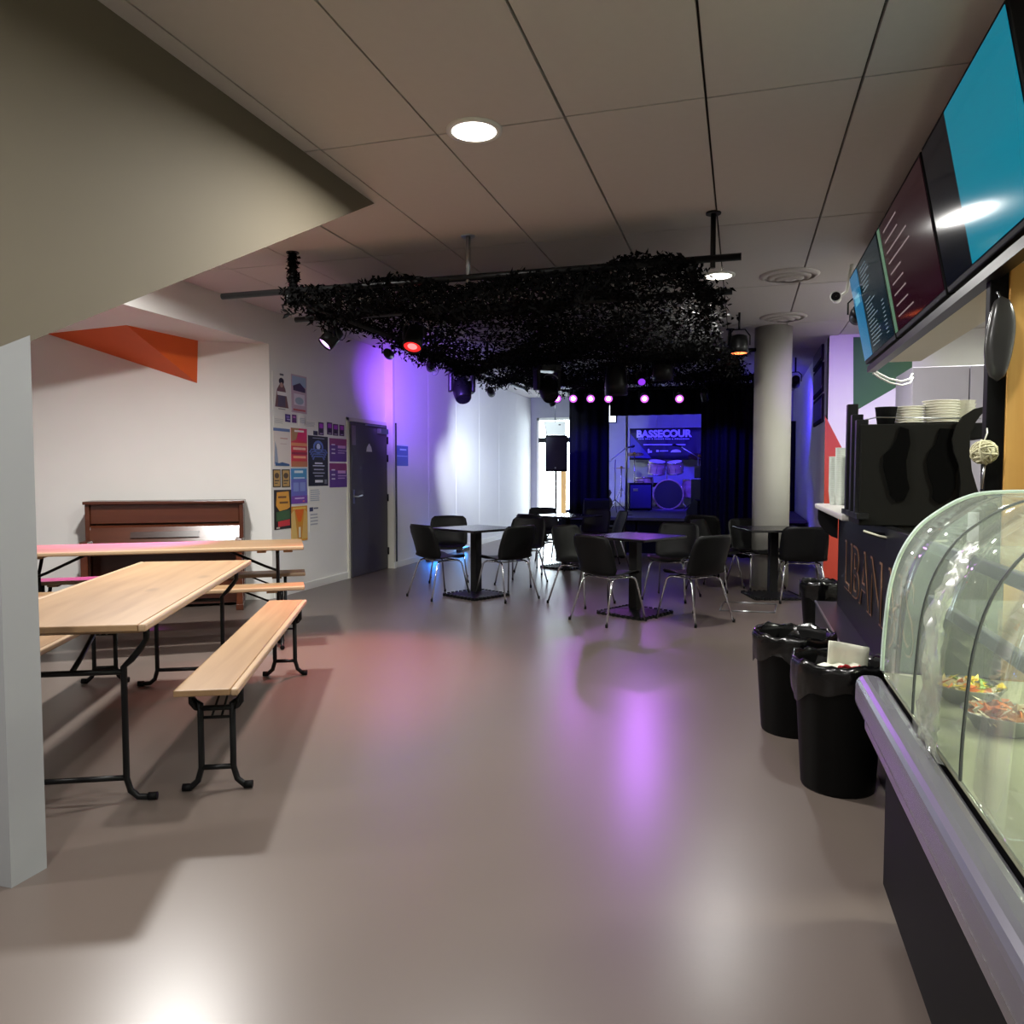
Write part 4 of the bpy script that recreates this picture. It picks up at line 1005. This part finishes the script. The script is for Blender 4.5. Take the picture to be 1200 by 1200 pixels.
# ================================================================== CEILING THINGS
def diffuser(label, u, v):
    p = onz(u, v, CZ)
    o = thing('air_diffuser', label, 'air vent', (p.x, p.y, CZ - .05), 0, 'round ceiling air vents')
    for k, (r0, r1, z) in enumerate([(.25, .205, .05), (.18, .145, .035), (.12, .085, .022), (.055, .001, .012)]):
        MB().lathe([(r0, z - .0), (r0, z - .008), (r1, z - .028 if k < 3 else z - .008), (r1, z - .02 if k < 3 else z)], 36, cap=False).build('ring', M_CEILT, o)
    MB().lathe([(.001, .049), (.2, .049)], 30, cap=False).build('duct', M_BLACK, o)
diffuser('round ceiling air vent, the one nearer the screens', 925, 322)
diffuser('round ceiling air vent, the one just above the column', 918, 371)
p = atd(980, 349, 6.4)
o = thing('security_camera', 'white bullet camera mounted beside the menu screens', 'camera', p)
ax = (O - p); ax.z = -.4; ax.x -= .3; ax.normalize()
MB().lathe([(.03, -.09), (.036, -.08), (.036, .06), (.044, .06), (.044, .09), (.036, .09), (.036, .075)], 20, axis=ax).build('housing', M_WHITE, o)
MB().lathe([(.001, .078), (.036, .078)], 20, axis=ax, cap=False).build('lens', mat('dark_lens', (30, 30, 36), .08), o)
MB().tube([Vector((0, 0, 0)) - ax * .06, Vector((.08, .02, .05)), Vector((.12, .03, CZ - p.z))], .014).build('bracket', M_WHITE, o)

# ================================================================== BAR
BX = .95
bz = 2.2
struct(box('trim_4', (1.0, .9, bz), (1.30, 6.55, CZ + .03), mat('bulkhead_white', (214, 208, 190), .75, var=.02)))
M_SCR1 = None
def screen_tv(label, y0, y1, kind):
    W = y1 - y0; H = .70
    o = thing('menu_screen', label, 'screen', (.93, (y0 + y1)/2, bz + .0), 0, 'menu screens over the bar')
    o.rotation_euler = (0, -math.radians(11), 0)
    bevel(box('casing', (0, -W/2 + .006, 0), (.05, W/2 - .006, H), M_BLACK, o), .006)
    bgc = {'a': (24, 50, 60), 'b': (56, 22, 34), 'c': (18, 22, 32)}[kind]
    x = -.001
    def scr(n, a0, b0, a1, b1, rgb, st, dx=0):   # a along viewer's left->right (far -> near), b down
        MB().box((x - .002 - dx, W/2 - .02 - (W - .04) * a1, .03 + (H - .05) * (1 - b1)), (x - dx, W/2 - .02 - (W - .04) * a0, .03 + (H - .05) * (1 - b0))).build(n, emit('scr_%d_%d_%d' % rgb, rgb, st), o)
    scr('display', 0, 0, 1, 1, bgc, .35)
    if kind == 'a':
        scr('side_bar', 0, 0, .30, 1, (44, 128, 176), .5, .002); scr('logo_patch', .06, .25, .24, .36, (90, 160, 186), .8, .003)
        for k in range(22):
            yy = .06 + k * .041
            if 6 < k < 9: continue
            scr('menu_line', .38, yy, .38 + random.uniform(.18, .34), yy + .009, (130, 150, 160), .5, .002)
            if k > 12: scr('menu_price', .84, yy, .9, yy + .009, (130, 150, 160), .5, .002)
    elif kind == 'b':
        scr('side_bar', 0, 0, .06, 1, (110, 150, 120), .5, .002)
        for k in range(9):
            yy = .08 + k * .1
            scr('menu_line', .14, yy, .14 + random.uniform(.2, .5), yy + .012, (170, 150, 150), .5, .002)
    else:
        scr('panel', .35, 0, 1, 1, (20, 150, 178), .5, .002)
    MB().box((.05, -.1, .2), (.08, .1, .5)).build('wall_bracket', M_BLKMET, o)
    return o
screen_tv('menu screen with a light blue side bar over the far end of the bar', 5.42, 6.66, 'a')
screen_tv('menu screen with a dark red display in the middle over the bar', 4.16, 5.40, 'b')
screen_tv('menu screen with a turquoise panel over the near end of the bar', 2.90, 4.14, 'c')
tag(MB().box((.94, 2.9, bz - .06), (1.0, 6.66, bz - .015)).build('screen_rail', M_BLKMET), 'black mounting rail under the menu screens', 'rail')
cb = [Vector((.97, 6.6, bz - .045)), atd(1023, 433, 6.2), atd(1030, 438, 6.3), atd(1042, 444, 6.4), atd(1056, 447, 6.5), atd(1066, 444, 6.6), atd(1069, 438, 6.65)]
c2 = [p + Vector((.01, .02, -.03)) for p in cb]
tag(MB().tube(cb, .009, 6).tube(c2, .008, 6).build('cable', M_WHITE), 'white cables looping below the far menu screen', 'cable')
# counter
ct = thing('bar_counter', 'black bar counter with outlined lettering on its front', 'bar counter', (.6, 4.4, 0))
def lc(x, y, z): return Vector((x - .6, y - 4.4, z))
def lbox(n, a, b, m, bv=.006): return bevel(MB().box(lc(*a), lc(*b)).build(n, m, ct), bv)
M_PANEL = mat('black_bar_panel', (15, 15, 18), .4, var=.1, spec=.25)
lbox('front_panel', (.75, 2.75, .3), (.80, 6.6, 1.06), M_PANEL)
lbox('plinth', (.6, 2.75, 0), (.80, 6.72, .3), mat('plinth_dark', (24, 24, 30), .35, spec=.35))
lbox('plinth_edge', (.594, 2.75, .285), (.606, 6.72, .303), M_STEEL, .003)
lbox('counter_top', (.58, 5.0, 1.06), (1.12, 6.72, 1.10), mat('grey_counter_top', (176, 172, 168), .35), .01)
lbox('end_panel', (.75, 6.56, .3), (1.1, 6.6, 1.06), M_PANEL)
MB().prism([lc(.60, 6.64, 1.06), lc(.60, 6.64, .98), lc(.615, 6.64, .93), lc(.65, 6.64, .88), lc(.70, 6.64, .84), lc(.75, 6.64, .82), lc(.75, 6.64, 1.06)], (0, .05, 0)).build('bracket', M_PANEL, ct)
# lettering, outlined serif-like capitals
M_GOLD = mat('copper_outline', (176, 132, 104), .35, .6)
M_DK = mat('letter_fill', (18, 16, 18), .5)
y_l = onx(990, 660, .745).y; y_r = 3.75
zb0, zt0_ = .50, .86
t = text_obj('lettering', 'LIBANAIS', 1.0, M_GOLD, ct, .003, .012)
xs = [v.co.x for v in t.data.vertices]; yv = [v.co.y for v in t.data.vertices]
kx = (y_l - y_r) / (max(xs) - min(xs)); ky = (zt0_ - zb0) / (max(yv) - min(yv)); x0_, y0_ = min(xs), min(yv)
for v in t.data.vertices: v.co = Vector((0.0, 0, 0)) + Vector((.747 - .6 - (.003 if v.co.z > 0 else 0), (y_l - (v.co.x - x0_) * kx) - 4.4, zb0 + (v.co.y - y0_) * ky))
t2 = text_obj('letter_fill', 'LIBANAIS', 1.0, M_DK, ct, .003, -.012)
for v in t2.data.vertices: v.co = Vector((.7435 - .6 - (.003 if v.co.z > 0 else 0), (y_l - (v.co.x - x0_) * kx) - 4.4, zb0 + (v.co.y - y0_) * ky))
# tall serving unit with silhouettes
uy = 4.56
UX0, UX1 = .62, ony(1138, 496, 4.56).x
UZ = ony(1090, 496, uy).z
su = thing('serving_unit', 'tall black serving unit with dark silhouettes on its front', 'serving unit', (UX0, uy, 0))
def sc(u, v, dy=0): 
    p = ony(u, v, uy + dy); return Vector((p.x - UX0, dy, p.z))
bevel(MB().box((0.0, 0, 1.062), (UX1 - UX0, .42, UZ)).build('body', mat('charcoal_panel', (20, 20, 18), .55, var=.08, spec=.1), su), .006)
bevel(MB().box((.19, 0.01, 0.0), (UX1 - UX0, .42, 1.06)).build('lower_body', MATS['charcoal_panel'], su), .006)
bevel(MB().box((UX1 - UX0 + .001, .02, UZ - .085), (ony(1156, 496, uy).x - UX0, .4, UZ)).build('shelf_end', M_BLACK, su), .004)
def sil(name, pts, m, dy=-.012, th=.011):
    vs = [sc(u, v, dy) for u, v in pts]; MB().prism(vs, (0, th, 0)).build(name, m, su)
M_SIL = mat('silhouette_black', (3, 3, 3), .7, spec=.04)
sil('silhouette', [(1065, 503), (1067, 520), (1062, 540), (1063, 560), (1066, 572), (1060, 586), (1050, 588), (1043, 580), (1040, 565), (1035, 548), (1036, 533), (1046, 524), (1052, 512), (1055, 500)], M_SIL)
sil('silhouette', [(1124, 503), (1128, 520), (1124, 540), (1119, 556), (1120, 570), (1112, 586), (1100, 590), (1093, 584), (1094, 572), (1088, 556), (1086, 540), (1090, 528), (1097, 520), (1102, 502)], M_SIL)
sil('horn', [(1155, 476), (1142, 479), (1128, 488), (1120, 500), (1116, 515), (1118, 530), (1124, 545), (1126, 565), (1124, 600), (1160, 600), (1146, 575), (1139, 552), (1137, 530), (1136, 512), (1142, 497), (1149, 487), (1156, 480)], mat('charcoal_panel', (21, 21, 20), .55), -.03, .018)
# curved shelf with light trim
g0 = [sc(1012, 622, -.02), sc(1030, 628, -.05), sc(1055, 633, -.07), sc(1082, 635, -.08), sc(1110, 634, -.07)]
MB().tube(g0, .006, 6).build('shelf_trim', mat('pale_trim', (190, 190, 170), .4), su)
MB().prism([g0[0] - UP*.012, g0[1] - UP*.012, g0[2] - UP*.012, g0[3] - UP*.012, g0[4] - UP*.012, Vector((g0[4].x, 0, g0[4].z - .012)), Vector((g0[0].x, 0, g0[0].z - .012))], (0, 0, .012)).build('shelf', M_PANEL, su)
MB().tube([sc(1013, 492, .02), sc(1028, 489, .02), sc(1150, 490.5, .02)], .004, 6).build('rail', M_STEEL, su)
# slatted screen beside the unit
ss = thing('slatted_screen', 'three upright black slats on the counter beside the serving unit', 'screen', (.6, 4.8, 1.1))
for (u, v) in [(999, 474), (1004.5, 486), (1010, 492)]:
    p = onx(u, v, .63)
    bevel(MB().box((.0, p.y - 4.8 - .03, 0), (.06, p.y - 4.8 + .03, p.z - 1.1)).build('slat', M_PANEL, ss), .004)
box('base_rail', (0, -.3, 0), (.06, .35, .03), M_PANEL, ss)
# crockery
def plate_mesh(r):
    return MB().lathe([(r*.55, 0), (r*.6, .002), (r*.95, .011), (r, .015), (r*.97, .0165), (r*.6, .006), (.001, .005)], 28)
ORD = ['bottom', 'second', 'third', 'fourth', 'fifth', 'sixth', 'seventh', 'eighth', 'ninth', 'tenth', 'eleventh', 'twelfth', 'thirteenth', 'fourteenth', 'fifteenth', 'sixteenth', 'seventeenth', 'eighteenth', 'nineteenth', 'twentieth', 'twenty-first']
def nth(k, n): return 'topmost' if k == n - 1 else ('lowest' if k == 0 else ORD[k] + ' from bottom')
def plate_stack(u, n, r, y, label, z0):
    p = ony(u, 480, y); first = None
    for k in range(n):
        if first is None: o = plate_mesh(r).build('plate', M_CERAM); first = o
        else: o = bpy.data.objects.new('plate', first.data); COL.objects.link(o)
        o.location = (p.x + random.uniform(-.003, .003), p.y + random.uniform(-.003, .003), z0 + k * .0142)
        tag(o, label + ', ' + nth(k, n), 'plate', 'plates stacked on the serving unit')
plate_stack(1066, 7, .078, uy + .16, 'white plate in the lower stack on the serving unit', UZ)
plate_stack(1103, 9, .092, uy + .16, 'white plate in the taller stack on the serving unit', UZ)
p = ony(1038, 495, uy + .14)
o = MB().lathe([(.040, 0), (.044, .004), (.056, .095), (.058, .1), (.052, .1), (.04, .01), (.001, .008)], 28).build('black_bowl', M_BLACK); o.location = (p.x, p.y, UZ)
tag(o, 'black round pot beside the plate stacks', 'pot')
p = ony(1130, 495, uy + .2)
for k in range(6):
    o = MB().lathe([(.035, 0), (.045, .01), (.056, .035), (.058, .036), (.052, .034), (.04, .012), (.001, .008)], 24).build('bowl', M_CERAM); o.location = (p.x + random.uniform(-.004, .004), p.y, UZ + k * .019)
    tag(o, 'small white bowl in the stack behind the horn, ' + nth(k, 6), 'bowl', 'small bowls stacked on the serving unit')
# cups on the counter
M_CUP = mat('pale_cup', (206, 214, 206), .4, var=.25, scale=40)
def cup_stack(u, v, n, label):
    p = Vector((u, v, 1.10)); first = None
    for k in range(n):
        if first is None: first = o = MB().lathe([(.028, 0), (.030, .002), (.040, .108), (.042, .112), (.039, .112), (.028, .004), (.001, .003)], 20).build('cup', M_CUP)
        else: o = bpy.data.objects.new('cup', first.data); COL.objects.link(o)
        o.location = (p.x, p.y, 1.10 + k * .0165)
        tag(o, label + ', ' + nth(k, n), 'cup', 'stacked cups on the bar counter')
cup_stack(.70, 6.5, 17, 'patterned pale cup in the outermost stack on the bar counter')
cup_stack(.735, 6.41, 21, 'patterned pale cup in the tallest stack on the bar counter')
cup_stack(.80, 6.34, 17, 'patterned pale cup in the stack nearest the black slats')
p = onz(995, 586, 1.10)
o = thing('dispenser', 'dark napkin dispenser behind the cup stacks', 'dispenser', (.88, 6.58, 1.10))
bevel(box('body', (-.09, -.09, 0), (.09, .09, .36), M_WHITE, o), .01); bevel(box('lid', (-.095, -.095, .36), (.095, .095, .41), M_BLACK, o), .006)
# kitchen block behind
p0_ = ony(1069, 430, 7.6); p1_ = ony(1160, 430, 7.6)
o = thing('tall_fridge', 'tall pale grey cabinet at the back of the kitchen', 'fridge', (p0_.x, 7.6, 0))
W = 1.5; Hh = p0_.z
M_LIL = mat('pale_lilac_steel', (186, 182, 198), .45, .0, var=.03)
bevel(box('body', (0, 0.03, .05), (W, .75, Hh), M_LIL, o), .006); box('plinth', (.03, .06, 0), (W - .03, .72, .05), M_BLACK, o)
dw = (ony(1136, 460, 7.6).x - p0_.x)
for (xa, xb) in ((.006, dw - .004), (dw + .004, W - .006)):
    d_ = bevel(box('door', (xa, 0, .12), (xb, .03, Hh - .006), M_LIL, o), .005)
    bevel(MB().tube([(xb - .05, -.003, 1.0), (xb - .05, -.04, 1.02), (xb - .05, -.04, 1.3), (xb - .05, -.003, 1.32)], .009, 8).build('handle', M_STEEL, d_), .001)
# back counter in kitchen
kb = thing('kitchen_counter', 'steel kitchen counter behind the bar', 'counter', (2.4, 3.0, 0))
bevel(box('worktop', (0, -2, .86), (.7, 3.2, .9), M_STEEL, kb), .005)
for yy in (-1.9, 3.1):
    for xx in (.04, .62): box('leg', (xx, yy - .02, 0), (xx + .04, yy + .02, .86), M_STEEL, kb)
# wooden post
PYY = 3.62
wpz = bz
xL = ony(1180, 450, PYY).x; xB = ony(1158, 450, PYY).x
o = thing('wooden_post', 'yellow pine board post with a black edge supporting the bulkhead', 'post', (xL, PYY, 0))
bevel(MB().box((0, 0, 0), (.42, .05, wpz)).build('pine_board', M_POST, o), .004)
bevel(MB().box((xB - xL, .01, 0), (-.001, .07, wpz)).build('black_edge_board', M_BLACK, o), .004)
# oval ornament
p = ony(1171, 397, PYY - .10)
o = thing('hanging_ornament', 'glossy dark grey elongated oval ornament hung on the wooden post', 'ornament', p)
hh = abs(ony(1171, 347, PYY - .1).z - ony(1171, 447, PYY - .1).z) / 2
mb = MB(); N1, N2 = 18, 20; vs = []; fs = []
for i in range(N1 + 1):
    t = -1 + 2 * i / N1; r = math.sqrt(max(0, 1 - t * t)) ** .9
    for k in range(N2):
        w = 2 * math.pi * k / N2
        vs.append((.053 * r * math.cos(w) + .006 * math.sin(t * 2.5), .03 * r * math.sin(w) - .008 * r * abs(math.cos(w)), t * hh))
for i in range(N1):
    for k in range(N2): fs.append((i*N2+k, i*N2+(k+1)%N2, (i+1)*N2+(k+1)%N2, (i+1)*N2+k))
mb.add(vs, fs, 0, True); mb.build('ornament_body', mat('dark_gloss', (70, 70, 70), .22, .3), o)
MB().tube([(0, 0, hh - .01), (.01, .07, hh + .03), (.012, .098, hh + .035)], .004, 6).build('hook', M_STEEL, o)
# twine whisk hung under it
p = ony(1153, 530, PYY - .04)
o = thing('twine_whisk', 'ball of pale twine on a thin handle hanging beside the black horn', 'utensil', p)
mb = MB(); rw = random.Random(9)
for k in range(26):
    ax = Vector((rw.gauss(0, 1), rw.gauss(0, 1), rw.gauss(0, 1))).normalized(); a1 = ax.orthogonal().normalized(); a2 = ax.cross(a1); R = rw.uniform(.038, .05)
    mb.tube([(a1 * math.cos(j * .4488) + a2 * math.sin(j * .4488)) * R for j in range(14)], .0045, 5, closed=True)
mb.build('twine_ball', mat('pale_twine', (206, 202, 168), .9, var=.15, scale=60), o)
MB().lathe([(.001, -.04), (.03, -.026), (.04, 0), (.03, .026), (.001, .04)], 14, cap=False).build('core', MATS['pale_twine'], o)
MB().tube([(.005, 0, -.04), (-.005, 0, -.15)], .005, 6).build('handle', M_STEEL, o)
MB().tube([(0, 0, .045), (.01, 0, .08), (.022, .05, .10)], .003, 6).build('hanging_loop', M_WHITE, o)

# ================================================================== DISPLAY CASE
YE = 2.5; YN = .55; LN = YE - YN
dc = thing('display_case', 'curved glass refrigerated display case at the near end of the bar', 'display case', (.40, YE, 0))
prof_px = [(1034, 786), (1035, 765), (1037, 740), (1043, 690), (1055, 651), (1075, 620), (1100, 600), (1130, 584), (1165, 577)]
prof = []
for u, v in prof_px:
    p = ony(u, v, YE); prof.append((p.x - .40, p.z))
prof.append((prof[-1][0] + .18, prof[-1][1] + .004)); prof.append((prof[-1][0] + .2, prof[-1][1]))
sm_ = []
for i in range(len(prof) - 1):
    q0, q1, q2, q3 = prof[max(i-1, 0)], prof[i], prof[i+1], prof[min(i+2, len(prof)-1)]
    for k in range(4):
        t = k / 4
        sm_.append(tuple(.5 * ((2*q1[c]) + (-q0[c]+q2[c])*t + (2*q0[c]-5*q1[c]+4*q2[c]-q3[c])*t*t + (-q0[c]+3*q1[c]-3*q2[c]+q3[c])*t**3) for c in (0, 1)))
prof = sm_ + [prof[-1]]
M_GLS = glass('display_glass', (0.965, 0.985, 0.965), .4, .03, 1.45, haze=.07)
M_SEAM = mat('dark_seam', (30, 36, 34), .4)
yc = [0, -.43, -.86, -1.30, -LN]
for a, b in zip(yc[:-1], yc[1:]):
    g = [[Vector((x, a - .003, z)), Vector((x, b + .003, z))] for x, z in prof]
    MB().sheet(g, .006).build('curved_pane', M_GLS, dc)
for a in yc[1:-1]:
    MB().tube([Vector((x - .001, a, z)) for x, z in prof], .0035, 6).build('seam', M_SEAM, dc)
zb_ = prof[0][1]; xr = prof[-1][0]
# end glass
MB().prism([Vector((x, .002, z)) for x, z in prof] + [Vector((xr, .002, zb_))], (0, .006, 0)).build('end_pane', M_GLS, dc)
MB().tube([Vector((x, .005, z)) for x, z in prof], .006, 6).build('end_trim', mat('pale_glass_edge', (196, 214, 204), .3), dc)
bevel(MB().box((-.06, -LN, zb_ - .12), (0.02, .02, zb_ - .015)).build('bumper', mat('grey_violet_bumper', (104, 102, 112), .26, .3), dc), .03, 4)
bevel(MB().box((-.03, -LN, zb_ - .19), (.05, .015, zb_ - .125)).build('lower_rail', M_STEEL, dc), .012, 3)
bevel(MB().box((.03, -LN, .1), (xr, .0, zb_ - .02)).build('base', M_BLACK, dc), .006)
bevel(MB().box((.08, -LN, 0), (xr - .05, -.03, .1)).build('plinth', M_BLACK, dc), .004)
box('inner_deck', (.02, -LN, zb_ - .02), (xr, -.002, zb_ - .005), mat('pale_deck', (150, 150, 128), .35), dc)
box('back_wall', (xr - .02, -LN, zb_), (xr, -.002, prof[-1][1] - .05), mat('cream_lining', (214, 214, 186), .5), dc)
for zs, x0s in ((1.14, .14), (.985, .14)):
    sh = box('shelf', (x0s, -LN + .02, zs), (xr - .03, -.05, zs + .006), M_GLS, dc)
    bevel(box('shelf_strip', (x0s - .02, -LN + .02, zs - .018), (x0s + .0, -.05, zs + .014), mat('grey_strip', (116, 122, 126), .35, .4), dc), .003)
lb2 = box('case_lamp', (xr - .12, -LN + .1, prof[-1][1] - .035), (xr - .09, -.1, prof[-1][1] - .015), emit('case_tube', (240, 255, 214), 8), dc)
l = lamp('case_glow', 'AREA', (.40 + xr - .12, YE - LN/2, prof[-1][1] - .05), 46, (1.0, 1.0, .80), .1, parent=dc)
l.data.shape = 'RECTANGLE'; l.data.size = .05; l.data.size_y = LN - .3
# food trays
def food(label, x, y, r, cols, kind, z):
    o = thing('salad_bowl', label, 'food bowl', (x, y, z), 0, 'food in the display case')
    MB().lathe([(r*.55, 0), (r*.7, .006), (r, .045), (r*1.03, .047), (r*.96, .047), (r*.66, .012), (.001, .01)], 28).build('bowl', M_STEEL, o)
    ms = [mat('food_%d_%d_%d' % c, c, .4, var=.2, scale=50) for c in cols]
    rf = random.Random(int(x * 100 + y * 10)); mb = MB()
    for k in range(70):
        a = rf.uniform(0, 6.28); q = r * .85 * math.sqrt(rf.random()); s = rf.uniform(.008, .016)
        c = Vector((q * math.cos(a), q * math.sin(a), .042 + rf.uniform(0, .02) * (1 - q / r)))
        pts = [c + Vector((rf.gauss(0, s), rf.gauss(0, s), rf.gauss(0, s * .6))) for _ in range(4)]
        mb.add(pts, [(0,1,2),(0,1,3),(1,2,3),(0,2,3)], rf.randrange(len(ms)))
    fo = mb.build('salad', ms, o); fo['kind'] = 'stuff'
    MB().lathe([(.001, .03), (r*.9, .036)], 24, cap=False).build('food_base', ms[0], o)
zt = zb_ - .005
YEL, OR_, GR_, BR_, WH_ = (226, 196, 40), (220, 120, 50), (120, 150, 50), (150, 96, 60), (222, 214, 190)
f1 = onz(1135, 800, zt + .05); f2 = onz(1150, 822, zt + .05)
food('bowl of yellow and orange salad at the end of the display case', f1.x, min(f1.y, YE - .2), .085, [YEL, OR_, WH_, GR_], 0, zt)
food('bowl of brown and pink salad before the yellow one', f2.x + .03, min(f2.y - .06, YE - .42), .085, [BR_, OR_, WH_], 0, zt)
food('bowl of pale yellow salad farther from the end pane', .40 + .55, YE - .55, .1, [WH_, YEL, GR_], 0, zt)
food('bowl of green salad toward the near end of the case', .40 + .3, YE - .95, .1, [GR_, YEL, WH_], 0, zt)
# plastic film hung over the case
g = []
rf = random.Random(11)
pr = [Vector((x - .012, 0, z)) for x, z in prof[1:22]][::-1]
for i in range(26):
    t = i / 25 * (len(pr) - 1); k = min(int(t), len(pr) - 2); b = pr[k].lerp(pr[k+1], t - k)
    row = []
    for j in range(12):
        row.append(Vector((b.x - .008 - .008 * math.sin(j * 1.9 + i * .6) - rf.uniform(0, .010), -.60 - (.05 + .16 * i / 25) * j / 11 - .01 * math.sin(i * .5), b.z + .004 * math.sin(j * 2.3 + i))))
    g.append(row)
pf = MB().sheet(g, .0008).build('plastic_film', glass('clear_film', (.97, .97, .96), .5, .18, 1.35, haze=.10))
pf.location = (.40, YE, 0); tag(pf, 'crumpled clear plastic film draped over the curved glass', 'plastic film')

# ================================================================== BINS
def bag_bin(label, u, v, r, h, seed, name='waste_bin', p=None):
    p = p or onz(u, v)
    o = thing(name, label, 'bin', (p.x, p.y, 0), 0, 'black bins with bags')
    MB().lathe([(r*.78, 0), (r*.80, .01), (r*.97, h - .03), (r, h - .02), (r, h), (r*.96, h), (r*.93, h - .02), (r*.76, .015), (.001, .014)], 32).build('bin_body', M_BIN, o)
    rb = random.Random(seed); vs = []; fs = []; N = 48
    prof = [(1.03, -.13), (1.05, -.09), (1.06, -.05), (1.06, -.015), (1.035, .012), (.97, .006), (.92, -.05), (.88, -.12), (.8, -.2), (.5, -.24), (.02, -.25)]
    ph = [rb.uniform(0, 6.28) for _ in range(6)]
    for i, (q, z) in enumerate(prof):
        for k in range(N):
            w = 2 * math.pi * k / N
            wob = .012 * math.sin(5 * w + ph[0] + i * .4) + .010 * math.sin(11 * w + ph[1] - i * .7) + .006 * math.sin(19 * w + ph[2] + i) + rb.uniform(-.004, .004)
            zz = z + (.03 * math.sin(3 * w + ph[3]) + .015 * math.sin(7 * w + ph[4]) if i == 0 else wob * .5)
            rr = r * (q + max(wob, -.02) * (1.6 if i != 4 else .6))
            vs.append((rr * math.cos(w), rr * math.sin(w), h + zz))
    for i in range(len(prof) - 1):
        for k in range(N): fs.append((i*N+k, i*N+(k+1)%N, (i+1)*N+(k+1)%N, (i+1)*N+k))
    b = MB().add(vs, fs, 0, True).build('bin_bag', M_BAG, o)
    return o
bA = atd(930, 745, 3.98); bA.z = 0
bB = atd(984, 776, 3.26); bB.z = 0
bag_bin('black bin with an empty bag, behind the bin holding waste paper', 0, 0, .195, .515, 1, p=bA)
bag_bin('black bin filled with a white box and plate, beside the display case', 0, 0, .187, .55, 2, p=bB)
bag_bin('small black bin against the far end of the bar counter', 0, 0, .16, .40, 3, p=ony(960, 700, 7.15).copy())
ww = thing('takeaway_box', 'white open takeaway box stuck in the filled bin', 'box', (bB.x + .02, bB.y, .50), TH)
M_CARD = mat('white_card', (222, 222, 206), .7, var=.04)
g = [[Vector((-.055 + .17 * i / 6 , .055 + .012 * math.sin(i * .8) - .02 * k / 4, -.03 + .155 * k / 4 * (1 - .03 * i))) for i in range(7)] for k in range(5)]
MB().sheet(g, .004).build('lid', M_CARD, ww)
g = [[Vector((-.10 + .18 * i / 6, -.04 + .09 * k / 4, -.025 + .02 * math.sin(k * .9) + .01 * (i % 2) + .012 * k)) for i in range(7)] for k in range(5)]
MB().sheet(g, .004).build('tray', M_CARD, ww)
g = [[Vector((-.04 + .085 * i / 5, -.06 + .05 * k / 3, .012 + .012 * math.sin(i * 1.3 + k) - .008 * k)) for i in range(6)] for k in range(4)]
rd = MB().sheet(g, .005).build('napkin', mat('red_napkin', (170, 28, 40), .8)); rd.location = ww.location + UP * .02; rd.rotation_euler = (0, 0, TH)
tag(rd, 'crumpled red napkin lying in the filled bin', 'napkin')
